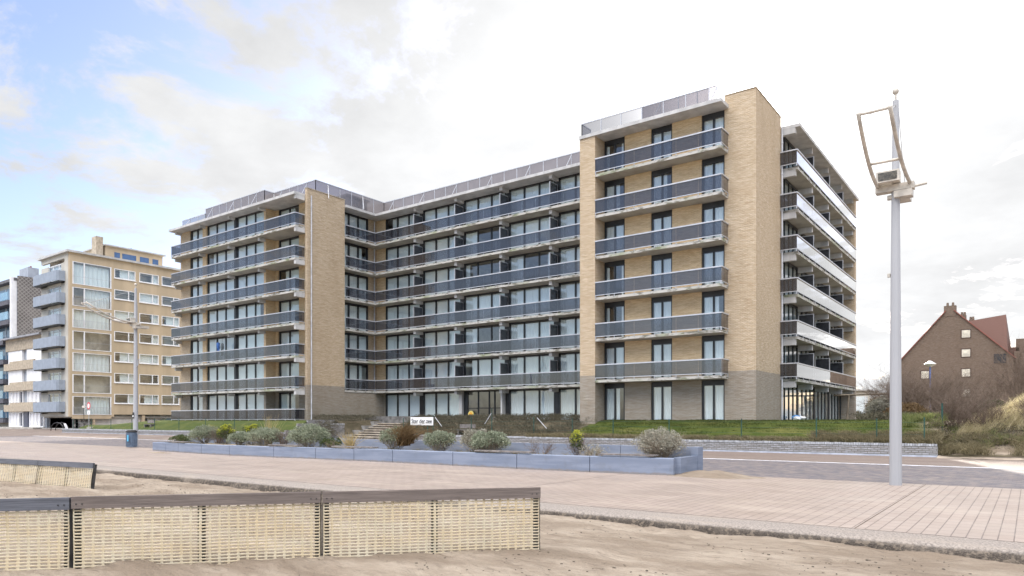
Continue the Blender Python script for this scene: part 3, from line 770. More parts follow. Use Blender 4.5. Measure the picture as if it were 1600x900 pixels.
# roof screens
def screen(pts, z0, z1, step, mat, braces=True, cap=.06, name='roof_screen'):
    fr = MB(); gl = MB()
    for a, b in zip(pts[:-1], pts[1:]):
        A = Vector((*a, 0)); B = Vector((*b, 0)); L = (B-A).length; d = (B-A)/L; n = max(1, round(L/step)); nrm = Vector((-d.y, d.x, 0))
        fr.bar(A+Vector((0, 0, z1)), B+Vector((0, 0, z1)), .07, cap); fr.bar(A+Vector((0, 0, z0+.05)), B+Vector((0, 0, z0+.05)), .05, .04)
        for i in range(n+1):
            p = A+d*L*i/n; fr.bar(p+Vector((0, 0, z0)), p+Vector((0, 0, z1)), .045)
            if braces and i % 3 == 1: fr.bar(p+Vector((0, 0, z0))-nrm*.55-d*.35, p+Vector((0, 0, z1-.1)), .04)
            if i < n:
                q = A+d*L*(i+1)/n; gl.add([p+Vector((0, 0, z0+.07)), q+Vector((0, 0, z0+.07)), q+Vector((0, 0, z1-.03)), p+Vector((0, 0, z1-.03))], [(0, 1, 2, 3)])
    o = part(name, fr, M['alu']); part('panel', gl, mat, o); return o
screen([(-70.6, 38.4), (-66.2, 38.4)], 21.32, 22.35, 1.45, M['clear'])
screen([(-66.2, 38.4), (-56.4, 38.4), (-56.4, 39.4), (-50.38, 39.4), (-50.38, 47.5), (-25.2, 47.5)], 21.32, 22.8, 1.3, M['smoke_roof'])
screen([(-24.95, 43.2), (-24.95, 42.0), (-15.9, 42.0)], 21.34, 22.2, 1.45, M['clear'], braces=False)
screen([(-21.0, 43.3), (-15.9, 43.3)], 21.34, 22.85, 1.45, M['smoke_roof'])
rr_ = MB(); rr_.tube([(-15.9, 43.3, 22.7), (-13.6, 43.4, 22.78), (-13.6, 43.4, 22.5)], .02, 6); part('roof_rail', rr_, M['alu'])
hb = MB().box(-52.5, 44.5, 21.33, -51.2, 48, 22.6); hb.box(-52.8, 44.3, 22.6, -51.0, 48.2, 22.75)
hb = MB(); hb.box(-53.5, 44.5, 21.33, -52.2, 47, 23.05); hb.box(-53.7, 44.3, 23.05, -52.0, 47.2, 23.2); part('roof_hatch', hb, simple('dark_metal_hatch', (.18, .18, .19), .6))
ch = MB(); ch.box(-49.2, 51, 21.33, -47.4, 52.2, 23.3); part('chimney', ch, M['tanbrick'])
# low rail on the ground under the first balcony
# things on the balconies
def wetsuit(name, u, v, z, m, label, s=1.):
    root = empty(name, (u, v, z)); tag(root, label, 'wetsuit', 'wetsuits hung up to dry')
    b = MB(); b.smooth = True
    b.tube([(0, 0, -.02), (0, 0, -.12), (.0, 0, -.3), (.02, 0, -.55), (.0, 0, -.68)], [.05, .17*s, .16*s, .13*s, .15*s], 10)
    b.tube([(-.12, 0, -.14), (-.22, 0, -.3), (-.24, .02, -.62)], [.06, .05, .035], 8); b.tube([(.12, 0, -.14), (.2, 0, -.32), (.2, .02, -.60)], [.06, .05, .035], 8)
    b.tube([(-.07, 0, -.62), (-.09, 0, -.9), (-.08, .01, -1.2)], [.085, .065, .045], 8); b.tube([(.07, 0, -.62), (.1, 0, -.9), (.12, .01, -1.22)], [.085, .065, .045], 8)
    b.build('suit', m, root); l = MB().tube([(0, 0, -.03), (0, 0, .5)], .012, 5); l.build('cord', M['signblack'], root); return root
wetsuit('hanging_wetsuit', -62.9, 37.75, FL(2)+1.95, M['blueneo'], 'blue wetsuit hanging from a cord above the left wing balcony rail')
wetsuit('hanging_wetsuit', -62.3, 37.8, FL(2)+1.85, M['greyneo'], 'grey green wetsuit hanging beside the blue one on the left wing', .8)
# toy leaning inside the entrance
tw = empty('round_beach_picture', (-39.3, 47.3, FL(0)+.05)); tag(tw, 'round orange and yellow picture with a pale blue base leaning at the entrance door', 'picture')
d1 = MB().tube([(0, 0, .48), (0, .03, .48)], .34, 24); d1.build('yellow_disc', M['yellow'], tw); d2 = MB().tube([(-.02, -.012, .5), (-.02, -.002, .5)], .20, 20); d2.build('orange_disc', M['orange'], tw)
d3 = MB().tube([(.18, .035, .1), (.18, .055, .1)], .42, 20); d3.build('blue_base', simple('pale_blue_print', (.25, .55, .75), .5), tw)

# ---------------------------------------------------------------- terrace, stairs, garden walls, signs
tr = empty('terrace', (-41, 45, .5)); tag(tr, 'raised terrace with a dark edge wall in front of the entrance', 'terrace')
TB = Vector((-41, 45, .5))
def sub_world(root, name, mb, m):
    o = inst(name, mb.mesh(name, m), parent=root); o.location = -Vector(root.location); return o
t1 = MB().box(-49.0, 44.0, .9, -33.0, 47.3, 1.72); sub_world(tr, 'paved_floor', t1, M['soffit'])
t2 = MB(); t2.box(-49.0, 43.85, .9, -33.0, 43.998, 2.12); t2.box(-33.0, 43.85, .9, -32.8, 46.5, 2.1); sub_world(tr, 'edge_wall', t2, M['darkedge'] if 'darkedge' in M else simple('dark_edge_wall', (.15, .145, .14), .85, .25, 3, bump=.4))
t3 = MB(); t3.box(-32.8, 44.4, 1.0, -25.1, 47.38, 1.68); sub_world(tr, 'pale_ledge', t3, M['soffit'])
stt = empty('garden_stairs', (-44.3, 39.4, .0)); tag(stt, 'wide concrete garden stairs climbing from the planter towards the entrance', 'stairs')
sm_ = MB(); sn = MB()
for i in range(8):
    z1 = .22+.185*i; v0 = 39.3+.55*i
    sm_.box(-46.6, v0, z1-.06, -42.0, 43.84, z1+.0); sn.box(-46.58, v0+.06, max(0, z1-.19), -42.02, v0+.1, z1-.06)
sub_world(stt, 'tread', sm_, simple('worn_tread', (.42, .37, .30), .85, .2, 2, bump=.3)); sub_world(stt, 'riser', sn, simple('dark_riser', (.12, .10, .085), .9, .2, 2))
sc_ = MB()
for i in range(4):
    sc_.box(-48.3, 39.5+1.1*i, 0, -46.62, 40.6+1.1*i-.01, .55+.37*i)
sub_world(stt, 'side_block', sc_, simple('grey_side_block', (.27, .26, .25), .85, .2, 2, bump=.3))
def garden_wall(name, x0, x1, v, h, label, z0=0., t=.22):
    root = empty(name, ((x0+x1)/2, v, z0)); tag(root, label, 'garden wall')
    b = MB().box(x0, v, z0-.3, x1, v+t, z0+h-.12); sub_world(root, 'brick_face', b, M['gardenbrick'])
    cp = MB(); x = x0
    while x < x1-.05:
        cp.box(x+.006, v-.012, z0+h-.118, min(x+.105, x1), v+t+.01, z0+h+random.uniform(-.008, .008)); x += .115
    sub_world(root, 'coping', cp, M['coping'])
    ft = MB(); ft.box(x0, v-.06, z0-.2, x1, v-.002, z0+.08); sub_world(root, 'footing', ft, M['footing'])
M['gardenbrick'] = brick_mat('grey_garden_brick', (.36, .36, .38), (.28, .28, .29), (.17, .17, .15), bw=.30, bh=.10, msize=.012, stain=.4)
M['coping'] = simple('grey_coping_brick', (.38, .39, .41), .8, .2, 5, bump=.3); M['footing'] = simple('pale_footing', (.42, .45, .52), .8, .12, 2)
garden_wall('garden_wall', -28.0, WALLX, 39.35, .64, 'long low grey brick wall below the green lawn, ending at the dune')
garden_wall('garden_wall', -41.8, -28.05, 39.5, .66, 'lower grey wall behind the planter, right of the garden stairs')
garden_wall('garden_wall', -90, -48.4, 34.62, .5, 'low grey wall under the lawn of the left wing', z0=.3)
garden_wall('garden_wall', -48.27, -46.7, 39.3, 1.5, 'short wall left of the garden stairs')
swl = MB().box(-48.5, 34.85, .0, -48.28, 36.0, .95).box(-48.5, 36.0, .0, -48.28, 37.0, 1.5).box(-48.5, 37.0, .0, -48.28, 39.8, 1.82).build('return_wall', M['gardenbrick']); tag(swl, 'short wall running inland between the left lawn and the stairs', 'garden wall')

# name board
nb = empty('name_board', (-36.4, 36.2, 0)); 
P0 = Vector((-36.5, 38.2, 0)); nb.location = P0; tag(nb, 'white name board with black lettering Ster der zee', 'sign')
bb = MB().box(-1.15, 0, 1.40, 1.15, .04, 2.0); bb.build('board', M['signwhite'], nb)
for x in (-.55, .55): MB().box(x-.03, .045, -.0, x+.03, .09, 1.9).build('post', M['green'], nb)
def text_mesh(body, size, m, name, parent, loc, bold=.012):
    cu = bpy.data.curves.new(name, 'FONT'); cu.body = body; cu.size = size; cu.align_x = 'CENTER'; cu.align_y = 'CENTER'; cu.offset = bold; cu.extrude = .004
    o = bpy.data.objects.new(name+'_tmp', cu); COL.objects.link(o)
    dg = bpy.context.evaluated_depsgraph_get(); me = bpy.data.meshes.new_from_object(o.evaluated_get(dg)); bpy.data.objects.remove(o)
    me.materials.clear(); me.materials.append(m)
    r_ = inst(name, me, loc, 0, parent); r_.rotation_euler = (R(90), 0, 0); return r_
tx = text_mesh('Ster der zee', .42, M['signblack'], 'lettering', nb, (0, -.006, 1.69), .005); tx.scale = (1.0, 1.12, 1)

# wire fence
wf = empty('garden_fence', (-20, 39.9, .6)); tag(wf, 'thin green wire fence with posts along the lawn edge', 'fence')
pu = [(-40.2, 40.0, 1.3), (-37.0, 40.0, 1.5), (-33.2, 40.0, 1.4), (-31.2, 39.9, 2.0), (-27.6, 40, 1.35), (-24.5, 40, 1.3), (-21.4, 39.9, 1.25), (-17.6, 39.9, 1.2), (-13.2, 39.85, 1.25), (-9.2, 39.85, 1.3), (-6.3, 39.8, 1.25), (-4.2, 39.8, 1.3)]
for (u, v, h) in pu:
    pz = berm_h(u, v); sub_world(wf, 'post', MB().tube([(u, v, pz-.2), (u, v, pz+h)], .03, 6), M['green'])
for (a, b) in (((-36.9, 40.1, 2.0), (-36.2, 40.1, 1.3)), ((-27.4, 40.1, 1.95), (-26.6, 40.1, 1.2)), ((-31.9, 39.95, 1.5), (-31.25, 39.95, 2.3))):
    sub_world(wf, 'strut', MB().tube([a, b], .024, 6), M['pipe'])
wr = MB()
for (a, b) in zip(pu[:-1], pu[1:]):
    for q in (.15, .45, .75, 1.05):
        wr.tube([(a[0], a[1], berm_h(a[0], a[1])+q), (b[0], b[1], berm_h(b[0], b[1])+q)], .006, 3, False)
sub_world(wf, 'wire', wr, M['green'])
wf2 = empty('garden_fence', (-65, 35, .8)); tag(wf2, 'thin green wire fence in front of the left wing lawn', 'fence')
for i in range(9):
    u = -88+4.6*i; sub_world(wf2, 'post', MB().tube([(u, 35.0, .5), (u, 35.0, 1.95)], .03, 6), M['green'])
wr = MB()
for q in (.9, 1.2, 1.5, 1.85): wr.tube([(-88, 35.0, q), (-51.2, 35.0, q)], .006, 3, False)
sub_world(wf2, 'wire', wr, M['green'])
# tall green marker post by the dune
gp_ = MB().tube([(-3.64, 42.0, .9), (-3.64, 42.0, 2.65)], .045, 8).build('marker_post', M['green']); tag(gp_, 'tall green post standing in the scrub beside the dune', 'post')
# garden benches
def bench(loc, rz, label):
    r_ = empty('garden_bench', loc, rz); tag(r_, label, 'bench', 'grey garden benches')
    MB().box(-.75, 0, .40, .75, .42, .45).build('seat', M['woodlight'], r_)
    MB().box(-.75, .40, .55, .75, .45, .85).build('backrest', M['woodlight'], r_)
    for x in (-.6, .6): MB().box(x-.06, .02, 0, x+.06, .44, .399).build('leg', M['woodlight'], r_)
    return r_
bench((-33.9, 40.0, .62), R(0), 'grey wooden bench behind the planter shrubs on the scrub slope')
bench((-72.5, 35.7, .92), R(0), 'grey bench on the lawn at the left end of the left wing')
# bags by the side window
bags = empty('plastic_bags', (-12.9, 50.3, 1.75)); tag(bags, 'heap of blue and white plastic bags on the lawn edge by the side windows', 'bags')
for i, (dx, dy, s, mm) in enumerate(((0, 0, .3, 'blueplastic'), (.2, .5, .26, 'signwhite'), (-.1, .9, .3, 'blueplastic'), (.15, -.45, .24, 'signwhite'))):
    b = bmesh.new(); bmesh.ops.create_icosphere(b, subdivisions=3, radius=s)
    for v in b.verts: v.co *= 1+.35*fbm(v.co.x, v.co.y, 4, 3, v.co.z*4+i); v.co.z = max(v.co.z*.75+s*.5, 0)
    me = bpy.data.meshes.new('bag'); b.to_mesh(me); b.free(); me.materials.append(M[mm]); inst('bag', me, (dx, dy, 0), 0, bags)

# ---------------------------------------------------------------- promenade planter
FR = [(-41.4, 20.7), (-36, 20.25), (-31.5, 20.15), (-27, 20.6), (-22.5, 20.95), (-17, 20.9), (-13.3, 20.95), (-9.25, 21.35)]
def crv(u):
    for (a, b) in zip(FR[:-1], FR[1:]):
        if a[0] <= u <= b[0]: return a[1]+(b[1]-a[1])*(u-a[0])/(b[0]-a[0])
    return FR[0][1] if u < FR[0][0] else FR[-1][1]
pl = empty('promenade_planter', (-25, 22, 0)); tag(pl, 'long low blue grey concrete planter with a higher back wall along the promenade', 'planter')
ed = [-41.4, -39.6, -38.0, -35.3, -32.6, -29.2, -26.4, -24.0, -21.7, -18.3, -15.2, -12.2, -9.25]
for i, (a, b) in enumerate(zip(ed[:-1], ed[1:])):
    m_ = MB(); va, vb = crv(a), crv(b); h = .50+.06*(a+41.4)/32; dz = random.uniform(-.008, .008)
    A = Vector((a+.015, va, 0)); B = Vector((b-.015, vb, 0)); d = (B-A).normalized(); n_ = Vector((-d.y, d.x, 0))
    e_ = .025
    prof = [(0, -.1), (0, h-e_), (e_, h), (.26-e_, h), (.26, h-e_), (.26, -.1)]
    V = [A+n_*p[0]+Vector((0, 0, p[1]+dz)) for p in prof]+[B+n_*p[0]+Vector((0, 0, p[1]+dz)) for p in prof]
    m_.add(V, [(k, k+1, k+7, k+6) for k in range(5)]+[(0, 5, 4, 3, 2, 1), (6, 7, 8, 9, 10, 11), (0, 6, 11, 5)])
    sub_world(pl, 'front_panel', m_, M['planter'])
ed2 = np.linspace(-39.5, -9.1, 11)
for a, b in zip(ed2[:-1], ed2[1:]):
    m_ = MB().box(a+.01, 23.2, -.1, b-.01, 23.42, .86+random.uniform(-.006, .006)); sub_world(pl, 'back_panel', m_, M['planter'])
m_ = MB(); m_.box(-9.36, 21.6, -.1, -9.12, 23.0, .57); m_.box(-9.36, 23.0, -.1, -9.09, 23.43, .87)
sub_world(pl, 'side_panel', m_, M['planter'])
m_ = MB(); m_.box(-41.4, 20.95, -.1, -41.15, 22.0, .5); m_.add([(-41.4, 22.0, -.1), (-41.15, 22.0, -.1), (-39.5, 23.2, -.1), (-39.5, 23.42, -.1), (-41.4, 22.0, .6), (-41.15, 22.0, .6), (-39.5, 23.2, .86), (-39.5, 23.42, .86)], [(0, 1, 2, 3), (4, 5, 6, 7), (0, 1, 5, 4), (1, 2, 6, 5), (2, 3, 7, 6), (3, 0, 4, 7)])
sub_world(pl, 'side_panel', m_, M['planter'])
V = []; xs_ = np.arange(-41.2, -9.3, .25)
for x in xs_:
    lo = crv(x)+.2
    for j in range(9): y = lo+(23.25-lo)*j/8; V.append((x, y, .40+.03*fbm(x, y, 1.5, 4)+.05*math.sin(j/8*math.pi)))
Q = [(i*9+j, (i+1)*9+j, (i+1)*9+j+1, i*9+j+1) for i in range(len(xs_)-1) for j in range(8)]
o = inst('soil', np_mesh('soil', V, Q, M['soil']), parent=pl); o.location = -Vector(pl.location)
for (a, b) in ((-39.4, -37.2), (-29.6, -27.6), (-25.4, -22.9), (-17.2, -14.6), (-11.9, -9.9)):
    A = Vector((a, crv(a)+.02, .0)); B = Vector((b, crv(b)+.02, 0)); hh = .56+.06*(a+41.4)/32
    m_ = MB()
    for q in (.02, .15, .28): m_.bar(A+Vector((0, q, hh+.012)), B+Vector((0, q, hh+.012)), .11, .045)
    sub_world(pl, 'seat_board', m_, M['woodlight'])
# blown sand against the planter's end
def heap(name, cx, cy, rx, ry, h, label=None):
    V = []; n = 26; m2 = 40; Q = []
    for i in range(n+1):
        r_ = i/n
        for j in range(m2):
            a = 2*math.pi*j/m2; k = 1+.2*fbm(math.cos(a)*1.5, math.sin(a)*1.5, 1, 3, cx)
            x = cx+rx*r_*math.cos(a)*k; y = cy+ry*r_*math.sin(a)*k
            V.append((x, y, .003+h*(1-sstep(0, 1, r_))*(1+.3*fbm(x, y, 2, 3))-.004*(i == n)))
    for i in range(n):
        for j in range(m2): Q.append((i*m2+j, i*m2+(j+1) % m2, (i+1)*m2+(j+1) % m2, (i+1)*m2+j))
    o = inst(name, np_mesh(name, V, Q, M['sand'], True)); o['kind'] = 'structure'
heap('sand_drift', -8.3, 22.0, 1.7, .9, .17); heap('sand_drift', -38.3, 19.5, 1.2, .35, .05)

# ---------------------------------------------------------------- plants
def leaves(centers, radii, n, size, m, name, elong=1.6, up=.3, squash=.8):
    """small leaf quads spread on many clump surfaces"""
    C = np.array(centers); Rr = np.array(radii); k = rng.integers(0, len(C), n)
    d = rng.normal(size=(n, 3)); d[:, 2] = d[:, 2]+up; d /= np.linalg.norm(d, axis=1)[:, None]
    rad = Rr[k]*(rng.uniform(.35, 1.05, n)**.5)
    P = C[k]+d*rad[:, None]*np.array([1, 1, squash])
    P[:, 2] = np.maximum(P[:, 2], .03)
    t = d+rng.normal(size=(n, 3))*.55; t[:, 2] += up; t /= np.linalg.norm(t, axis=1)[:, None]
    s = np.cross(t, rng.normal(size=(n, 3))); s /= np.linalg.norm(s, axis=1)[:, None]
    L = size*rng.uniform(.6, 1.3, n)[:, None]; W = L/elong
    V = np.stack([P-s*W*.5, P+t*L*.5-s*W*.35, P+t*L, P+t*L*.5+s*W*.5], 1).reshape(-1, 3)
    return np_mesh(name, V, np.arange(4*n).reshape(-1, 4), m)
def dome(w, h, n, seedr, d=None, r=(.085, .14)):
    C = []; Rr = []; rr = random.Random(seedr); d = d or w
    for i in range(n):
        a = rr.uniform(0, 2*math.pi); e = rr.uniform(-.15, 1)**1; e = math.asin(min(1, max(-.2, e)))
        k = rr.uniform(.62, 1.0)
        rad = rr.uniform(*r)*w
        C.append((math.cos(a)*math.cos(e)*(w/2-rad*.6)*k*1.0, math.sin(a)*math.cos(e)*(d/2-rad*.6)*k, h*.42+max(-.4*h, math.sin(e)*(h*.55-rad*.4)*k))); Rr.append(rad)
    return C, Rr
def twigs(n, w, h, m, name, rad=.012, seedr=1, spread=1., depth=3, lean=(0, 0)):
    rr = random.Random(seedr); V = []; F = []
    def stick(p, q, r0, r1):
        d = (q-p).normalized(); a = d.cross(Vector((.3, .2, .9))).normalized(); b = d.cross(a); i0 = len(V)
        for (c, r_) in ((p, r0), (q, r1)):
            for k in range(3): V.append(c+(a*math.cos(k*2.094)+b*math.sin(k*2.094))*r_)
        for k in range(3): F.append((i0+k, i0+(k+1) % 3, i0+3+(k+1) % 3, i0+3+k))
    def grow(p, d, L, r_, dep):
        q = p; segs = 2
        for s_ in range(segs):
            d2 = (d+Vector((rr.gauss(0, .16)+lean[0]*.12, rr.gauss(0, .16)+lean[1]*.12, rr.gauss(.03, .1)))).normalized()
            q2 = q+d2*L/segs; stick(q, q2, r_*(1-.25*s_), r_*(1-.25*(s_+1))); q = q2; d = d2
            if dep > 0:
                for _ in range(rr.choice((1, 2, 2))):
                    dd = (d+Vector((rr.gauss(0, .55), rr.gauss(0, .55), rr.gauss(.1, .35)))).normalized(); grow(q, dd, L*rr.uniform(.5, .75), r_*.55, dep-1)
    for i in range(n):
        a = rr.uniform(0, 6.28); p = Vector((math.cos(a)*w*.12*rr.random(), math.sin(a)*w*.12*rr.random(), -.05))
        d = Vector((math.cos(a)*rr.uniform(.1, .8)*spread, math.sin(a)*rr.uniform(.1, .8)*spread, 1)).normalized(); grow(p, d, h*rr.uniform(.38, .55), rad, depth)
    return np_mesh(name, [tuple(v) for v in V], F, m)
def blades(pts, n, L, m, name, width=.012, lean=(0, 0), spread=.5, base=.08, droop=.5, segs=3):
    """pts: clump positions (k,3)"""
    P = np.array(pts)[rng.integers(0, len(pts), n)]; P = P+np.c_[rng.normal(0, base, (n, 2)), np.zeros(n)]
    a = rng.uniform(0, 2*np.pi, n); sp = np.abs(rng.normal(0, spread, n)); hd = np.c_[np.cos(a)*sp+lean[0], np.sin(a)*sp+lean[1], np.zeros(n)]
    Ln = L*rng.uniform(.5, 1.15, n)[:, None]; side = np.cross(hd+np.array([0, 0, 1.]), rng.normal(size=(n, 3))); side /= np.linalg.norm(side, axis=1)[:, None]
    rows = []
    for s_ in range(segs+1):
        t = s_/segs; c = P+hd*Ln*(t*.55+droop*t*t)+np.array([0, 0, 1.])*Ln*(t-droop*.45*t*t); wd = width*(1-t*.85)
        rows.append(np.stack([c-side*wd, c+side*wd], 1))
    V = np.stack(rows, 1).reshape(n, -1, 3); nv = 2*(segs+1)
    q = np.array([(2*s_, 2*s_+1, 2*s_+3, 2*s_+2) for s_ in range(segs)])
    Q = (q[None]+nv*np.arange(n)[:, None, None]).reshape(-1, 4); return np_mesh(name, V.reshape(-1, 3), Q, m)
def shrub(name, loc, w, h, label, leaf='silver', n=5200, size=.075, clumps=70, cat='shrub', group=None, twig='twiglight', tw=26, seedr=1, d=None, up=.5):
    root = empty(name, loc); tag(root, label, cat, group)
    w *= 1.14; n = int(n*1.25); C, Rr = dome(w, h, clumps, seedr, d)
    inst('foliage', leaves(C, Rr, n, size, M[leaf], 'foliage', up=up), parent=root)
    inst('stems', twigs(tw, w, h*.95, M[twig], 'stems', .014, seedr, 1.5), parent=root)
    return root
Z = .42; GP = 'silvery shrubs in the long planter'
shrub('low_shrub', (-40.4, 21.9, Z), 1.15, .5, 'low dark green shrub at the far left end of the planter', 'euphlow', 1800, .06, 30, seedr=2)
shrub('rounded_shrub', (-38.2, 22.1, Z), 1.6, 1.05, 'rounded silver green shrub, leftmost of the big ones in the planter', group=GP, seedr=3)
tb = empty('bare_shrub', (-37.0, 22.2, Z)); tag(tb, 'leafless brown twiggy bush between the leftmost silver shrub and the yellow spurge', 'shrub'); inst('branches', twigs(26, 1.0, 1.05, M['twig'], 'branches', .012, 31), parent=tb)
def spurge(loc, w, h, label, seedr, n=1500):
    root = empty('spurge', loc); tag(root, label, 'shrub', 'yellow flowering spurges'); rr = random.Random(seedr)
    C, Rr = dome(w, h, 36, seedr, None, (.10, .16)); inst('foliage', leaves(C, Rr, n*2, .06, M['euphlow'], 'foliage'), parent=root)
    top = [(c[0], c[1], c[2]+.12) for c in C if c[2] > h*.45]; inst('flowers', leaves(top, [.10]*len(top), n, .05, M['euph'], 'flowers', 1.2), parent=root)
    inst('stems', twigs(14, w, h, M['twig'], 'stems', .012, seedr), parent=root)
spurge((-36.1, 22.1, Z), 1.2, 1.12, 'yellow flowering spurge, leftmost of the yellow shrubs', 4)
spurge((-34.2, 22.5, Z), 1.2, 1.15, 'yellow flowering spurge rising behind the small silver shrub', 5)
shrub('rounded_shrub', (-34.0, 21.6, Z), 1.15, .72, 'small low silver green shrub in front of the spurge', n=3500, group=GP, seedr=6)
shrub('rounded_shrub', (-31.9, 21.7, Z), 1.75, .98, 'silver green shrub under the pale spiky grass', group=GP, seedr=7)
tb = empty('spiky_grass', (-32.4, 22.3, Z)); tag(tb, 'tall pale spiky grass rising behind the silver green shrub', 'grass tuft'); inst('blades', blades([(0, 0, 0)], 90, 1.6, M['straw'], 'blades', .016, spread=.35, droop=.15), parent=tb)
tb = empty('bare_shrub', (-30.9, 22.1, Z)); tag(tb, 'leafless brown bush left of the largest silver shrub', 'shrub'); inst('branches', twigs(24, .8, .95, M['twig'], 'branches', .012, 32), parent=tb)
spurge((-30.3, 22.7, Z), .7, .95, 'narrow dark spurge half hidden left of the largest silver shrub', 8, 500)
shrub('rounded_shrub', (-28.6, 22.0, Z), 1.95, 1.12, 'largest silver green shrub in the left half of the planter', n=7500, clumps=95, group=GP, seedr=9)
shrub('low_shrub', (-27.2, 22.2, Z), 1.0, .5, 'low dark green shrub right of the largest silver shrub', 'euphlow', 1500, .06, 24, seedr=10)
tb = empty('spiky_grass', (-25.6, 22.0, Z)); tag(tb, 'yellowish spiky grass tuft in the gap before the garden stairs', 'grass tuft'); inst('blades', blades([(0, 0, 0)], 160, .85, M['straw'], 'blades', .016, spread=.7, droop=.3), parent=tb)
shrub('rounded_shrub', (-22.6, 22.0, Z), 1.35, 1.1, 'silver green shrub with brown grass drooping over its right side', group=GP, seedr=11)
tb = empty('drooping_grass', (-22.0, 21.85, Z+.25)); tag(tb, 'large tussock of drooping rust brown grass between two silver shrubs', 'grass tuft'); inst('blades', blades([(0, 0, 0), (.2, 0, .1), (-.2, .1, .3)], 900, 1.0, M['rust'], 'blades', .013, lean=(.45, -.1), spread=.5, droop=.75, base=.12), parent=tb)
shrub('rounded_shrub', (-20.0, 22.0, Z), 1.3, .95, 'silver green shrub just right of the brown tussock', group=GP, seedr=12)
shrub('rounded_shrub', (-18.4, 22.5, Z), 1.3, 1.0, 'greyer shrub standing behind the big silver green one below the bench', 'silver2', group=GP, seedr=13)
shrub('rounded_shrub', (-17.3, 21.9, Z), 1.5, .98, 'dense silver green shrub, rightmost of the green ones in the planter', n=6500, group=GP, seedr=14)
tb = empty('bare_shrub', (-15.0, 22.2, Z)); tag(tb, 'spindly leafless bush alone in the right half of the planter', 'shrub'); inst('branches', twigs(16, 1.4, .8, M['twig'], 'branches', .010, 33, 1.8), parent=tb)
spurge((-13.4, 22.2, Z), .55, .95, 'small yellow green spurge in the right half of the planter', 15, 420)
tb = empty('bare_shrub', (-12.7, 22.2, Z)); tag(tb, 'low grey brown bush beside the small yellow spurge', 'shrub'); inst('branches', twigs(30, 1.2, .55, M['twiglight'], 'branches', .010, 34, 2.0), parent=tb)
inst('leaves', leaves(*dome(1.2, .55, 24, 35), 500, .05, M['silver2'], 'leaves'), parent=tb)
shrub('rounded_shrub', (-10.2, 22.2, Z), 1.6, 1.12, 'large grey twiggy shrub at the right end of the planter', 'silver2', 5200, .06, 80, group=GP, tw=70, seedr=16)
gt = blades([(random.uniform(-40, -10), random.uniform(21.4, 23), Z-.02) for _ in range(60)], 1500, .22, M['deadgrass'], 'planter_weeds', .008, spread=.8)
o = inst('weeds', gt); tag(o, 'sparse dry weeds on the planter soil', 'weeds', kind='stuff')

# ground cover on the berm and dunes
def scatter(n, fx, fy, cond=None):
    out_ = []
    while len(out_) < n:
        x, y = random.uniform(*fx), random.uniform(*fy)
        if cond and not cond(x, y): continue
        out_.append((x, y, berm_h(x, y)))
    return out_
def inbed(x, y): return x < -25.4+.9*(y-40)+1.2*fbm(x, y, .6, 3)
pts = scatter(620, (-42, -24), (39.9, 43.7), inbed)
C = [(p[0], p[1], p[2]+.12) for p in pts]
o = inst('heather_cover', leaves(C, [random.uniform(.24, .46) for _ in C], 75000, .08, M['heather'], 'heather_cover', 2.2, .5, .9)); tag(o, 'dark brown green scrub covering the slope below the terrace', 'ground cover', kind='stuff')
tm = MB()
o = inst('dry_twigs', twigs(1, 1, 1, M['twig'], 'x')); bpy.data.objects.remove(o)
pts = scatter(150, (-50, -46.8), (40.2, 43.8))+scatter(60, (-51, -48.5), (38.8, 41))+[(random.uniform(-48.3, -46.2), random.uniform(37.6, 39.3), random.uniform(.3, 1.4)) for _ in range(90)]
o = inst('stair_scrub', leaves([(p[0], p[1], p[2]+.25) for p in pts], [random.uniform(.2, .35) for _ in pts], 12000, .08, M['heather'], 'stair_scrub', 2.2, .5)); tag(o, 'dark scrub left of the garden stairs', 'ground cover', kind='stuff')
pts = scatter(260, (-9.5, WALLX+.3), (39.75, 40.9))+scatter(160, (-28, -9.5), (39.62, 39.95))
o = inst('dead_grass_edge', blades(pts, 26000, .42, M['deadgrass'], 'dead_grass_edge', .012, lean=(-.1, -.25), spread=.5, base=.13, droop=.6)); tag(o, 'dry brownish grass hanging over the top of the long garden wall', 'grass', kind='stuff')
pts = scatter(500, (-26, -4), (40.2, 43.0), lambda x, y: not inbed(x, y))
o = inst('lawn_blades', blades(pts, 30000, .09, M['greenlawn'] if 'greenlawn' in M else leafmat('lawn_blade', (.042, .06, .015), (.09, .10, .03)), 'lawn_blades', .012, spread=.7, base=.35)); tag(o, 'short grass blades of the lawn', 'grass', kind='stuff')
# marram on the dune
pts = scatter(330, (-2.9, 7), (42.2, 50), lambda x, y: fbm(x, y, .5, 2) > -.25 and y > 42.2-(x+2.9)*.1)
o = inst('marram_grass', blades(pts, 46000, .95, M['marram'], 'marram_grass', .012, lean=(.38, .05), spread=.36, base=.15, droop=.45)); tag(o, 'pale golden marram grass blown sideways on the dune', 'grass', kind='stuff')
pts = scatter(190, (-4.0, 5), (39.9, 42.6), lambda x, y: fbm(x, y, .7, 2, 4) > -.15)
o = inst('dune_tussocks', blades(pts, 20000, .55, M['deadgrass'], 'dune_tussocks', .012, lean=(.1, -.15), spread=.6, base=.16, droop=.6)); tag(o, 'green and straw tussocks at the foot of the dune', 'grass', kind='stuff')
pts = scatter(44, (-6, 3), (40.3, 44))
o = inst('green_tussocks', blades(pts, 6500, .5, M['greenblade'], 'green_tussocks', .012, spread=.5, base=.14, droop=.4)); tag(o, 'fresh green tussocks low on the dune', 'grass', kind='stuff')
pts = scatter(220, (-8.5, -3), (43, 52))+scatter(150, (-4.0, 2), (40.8, 43.6))
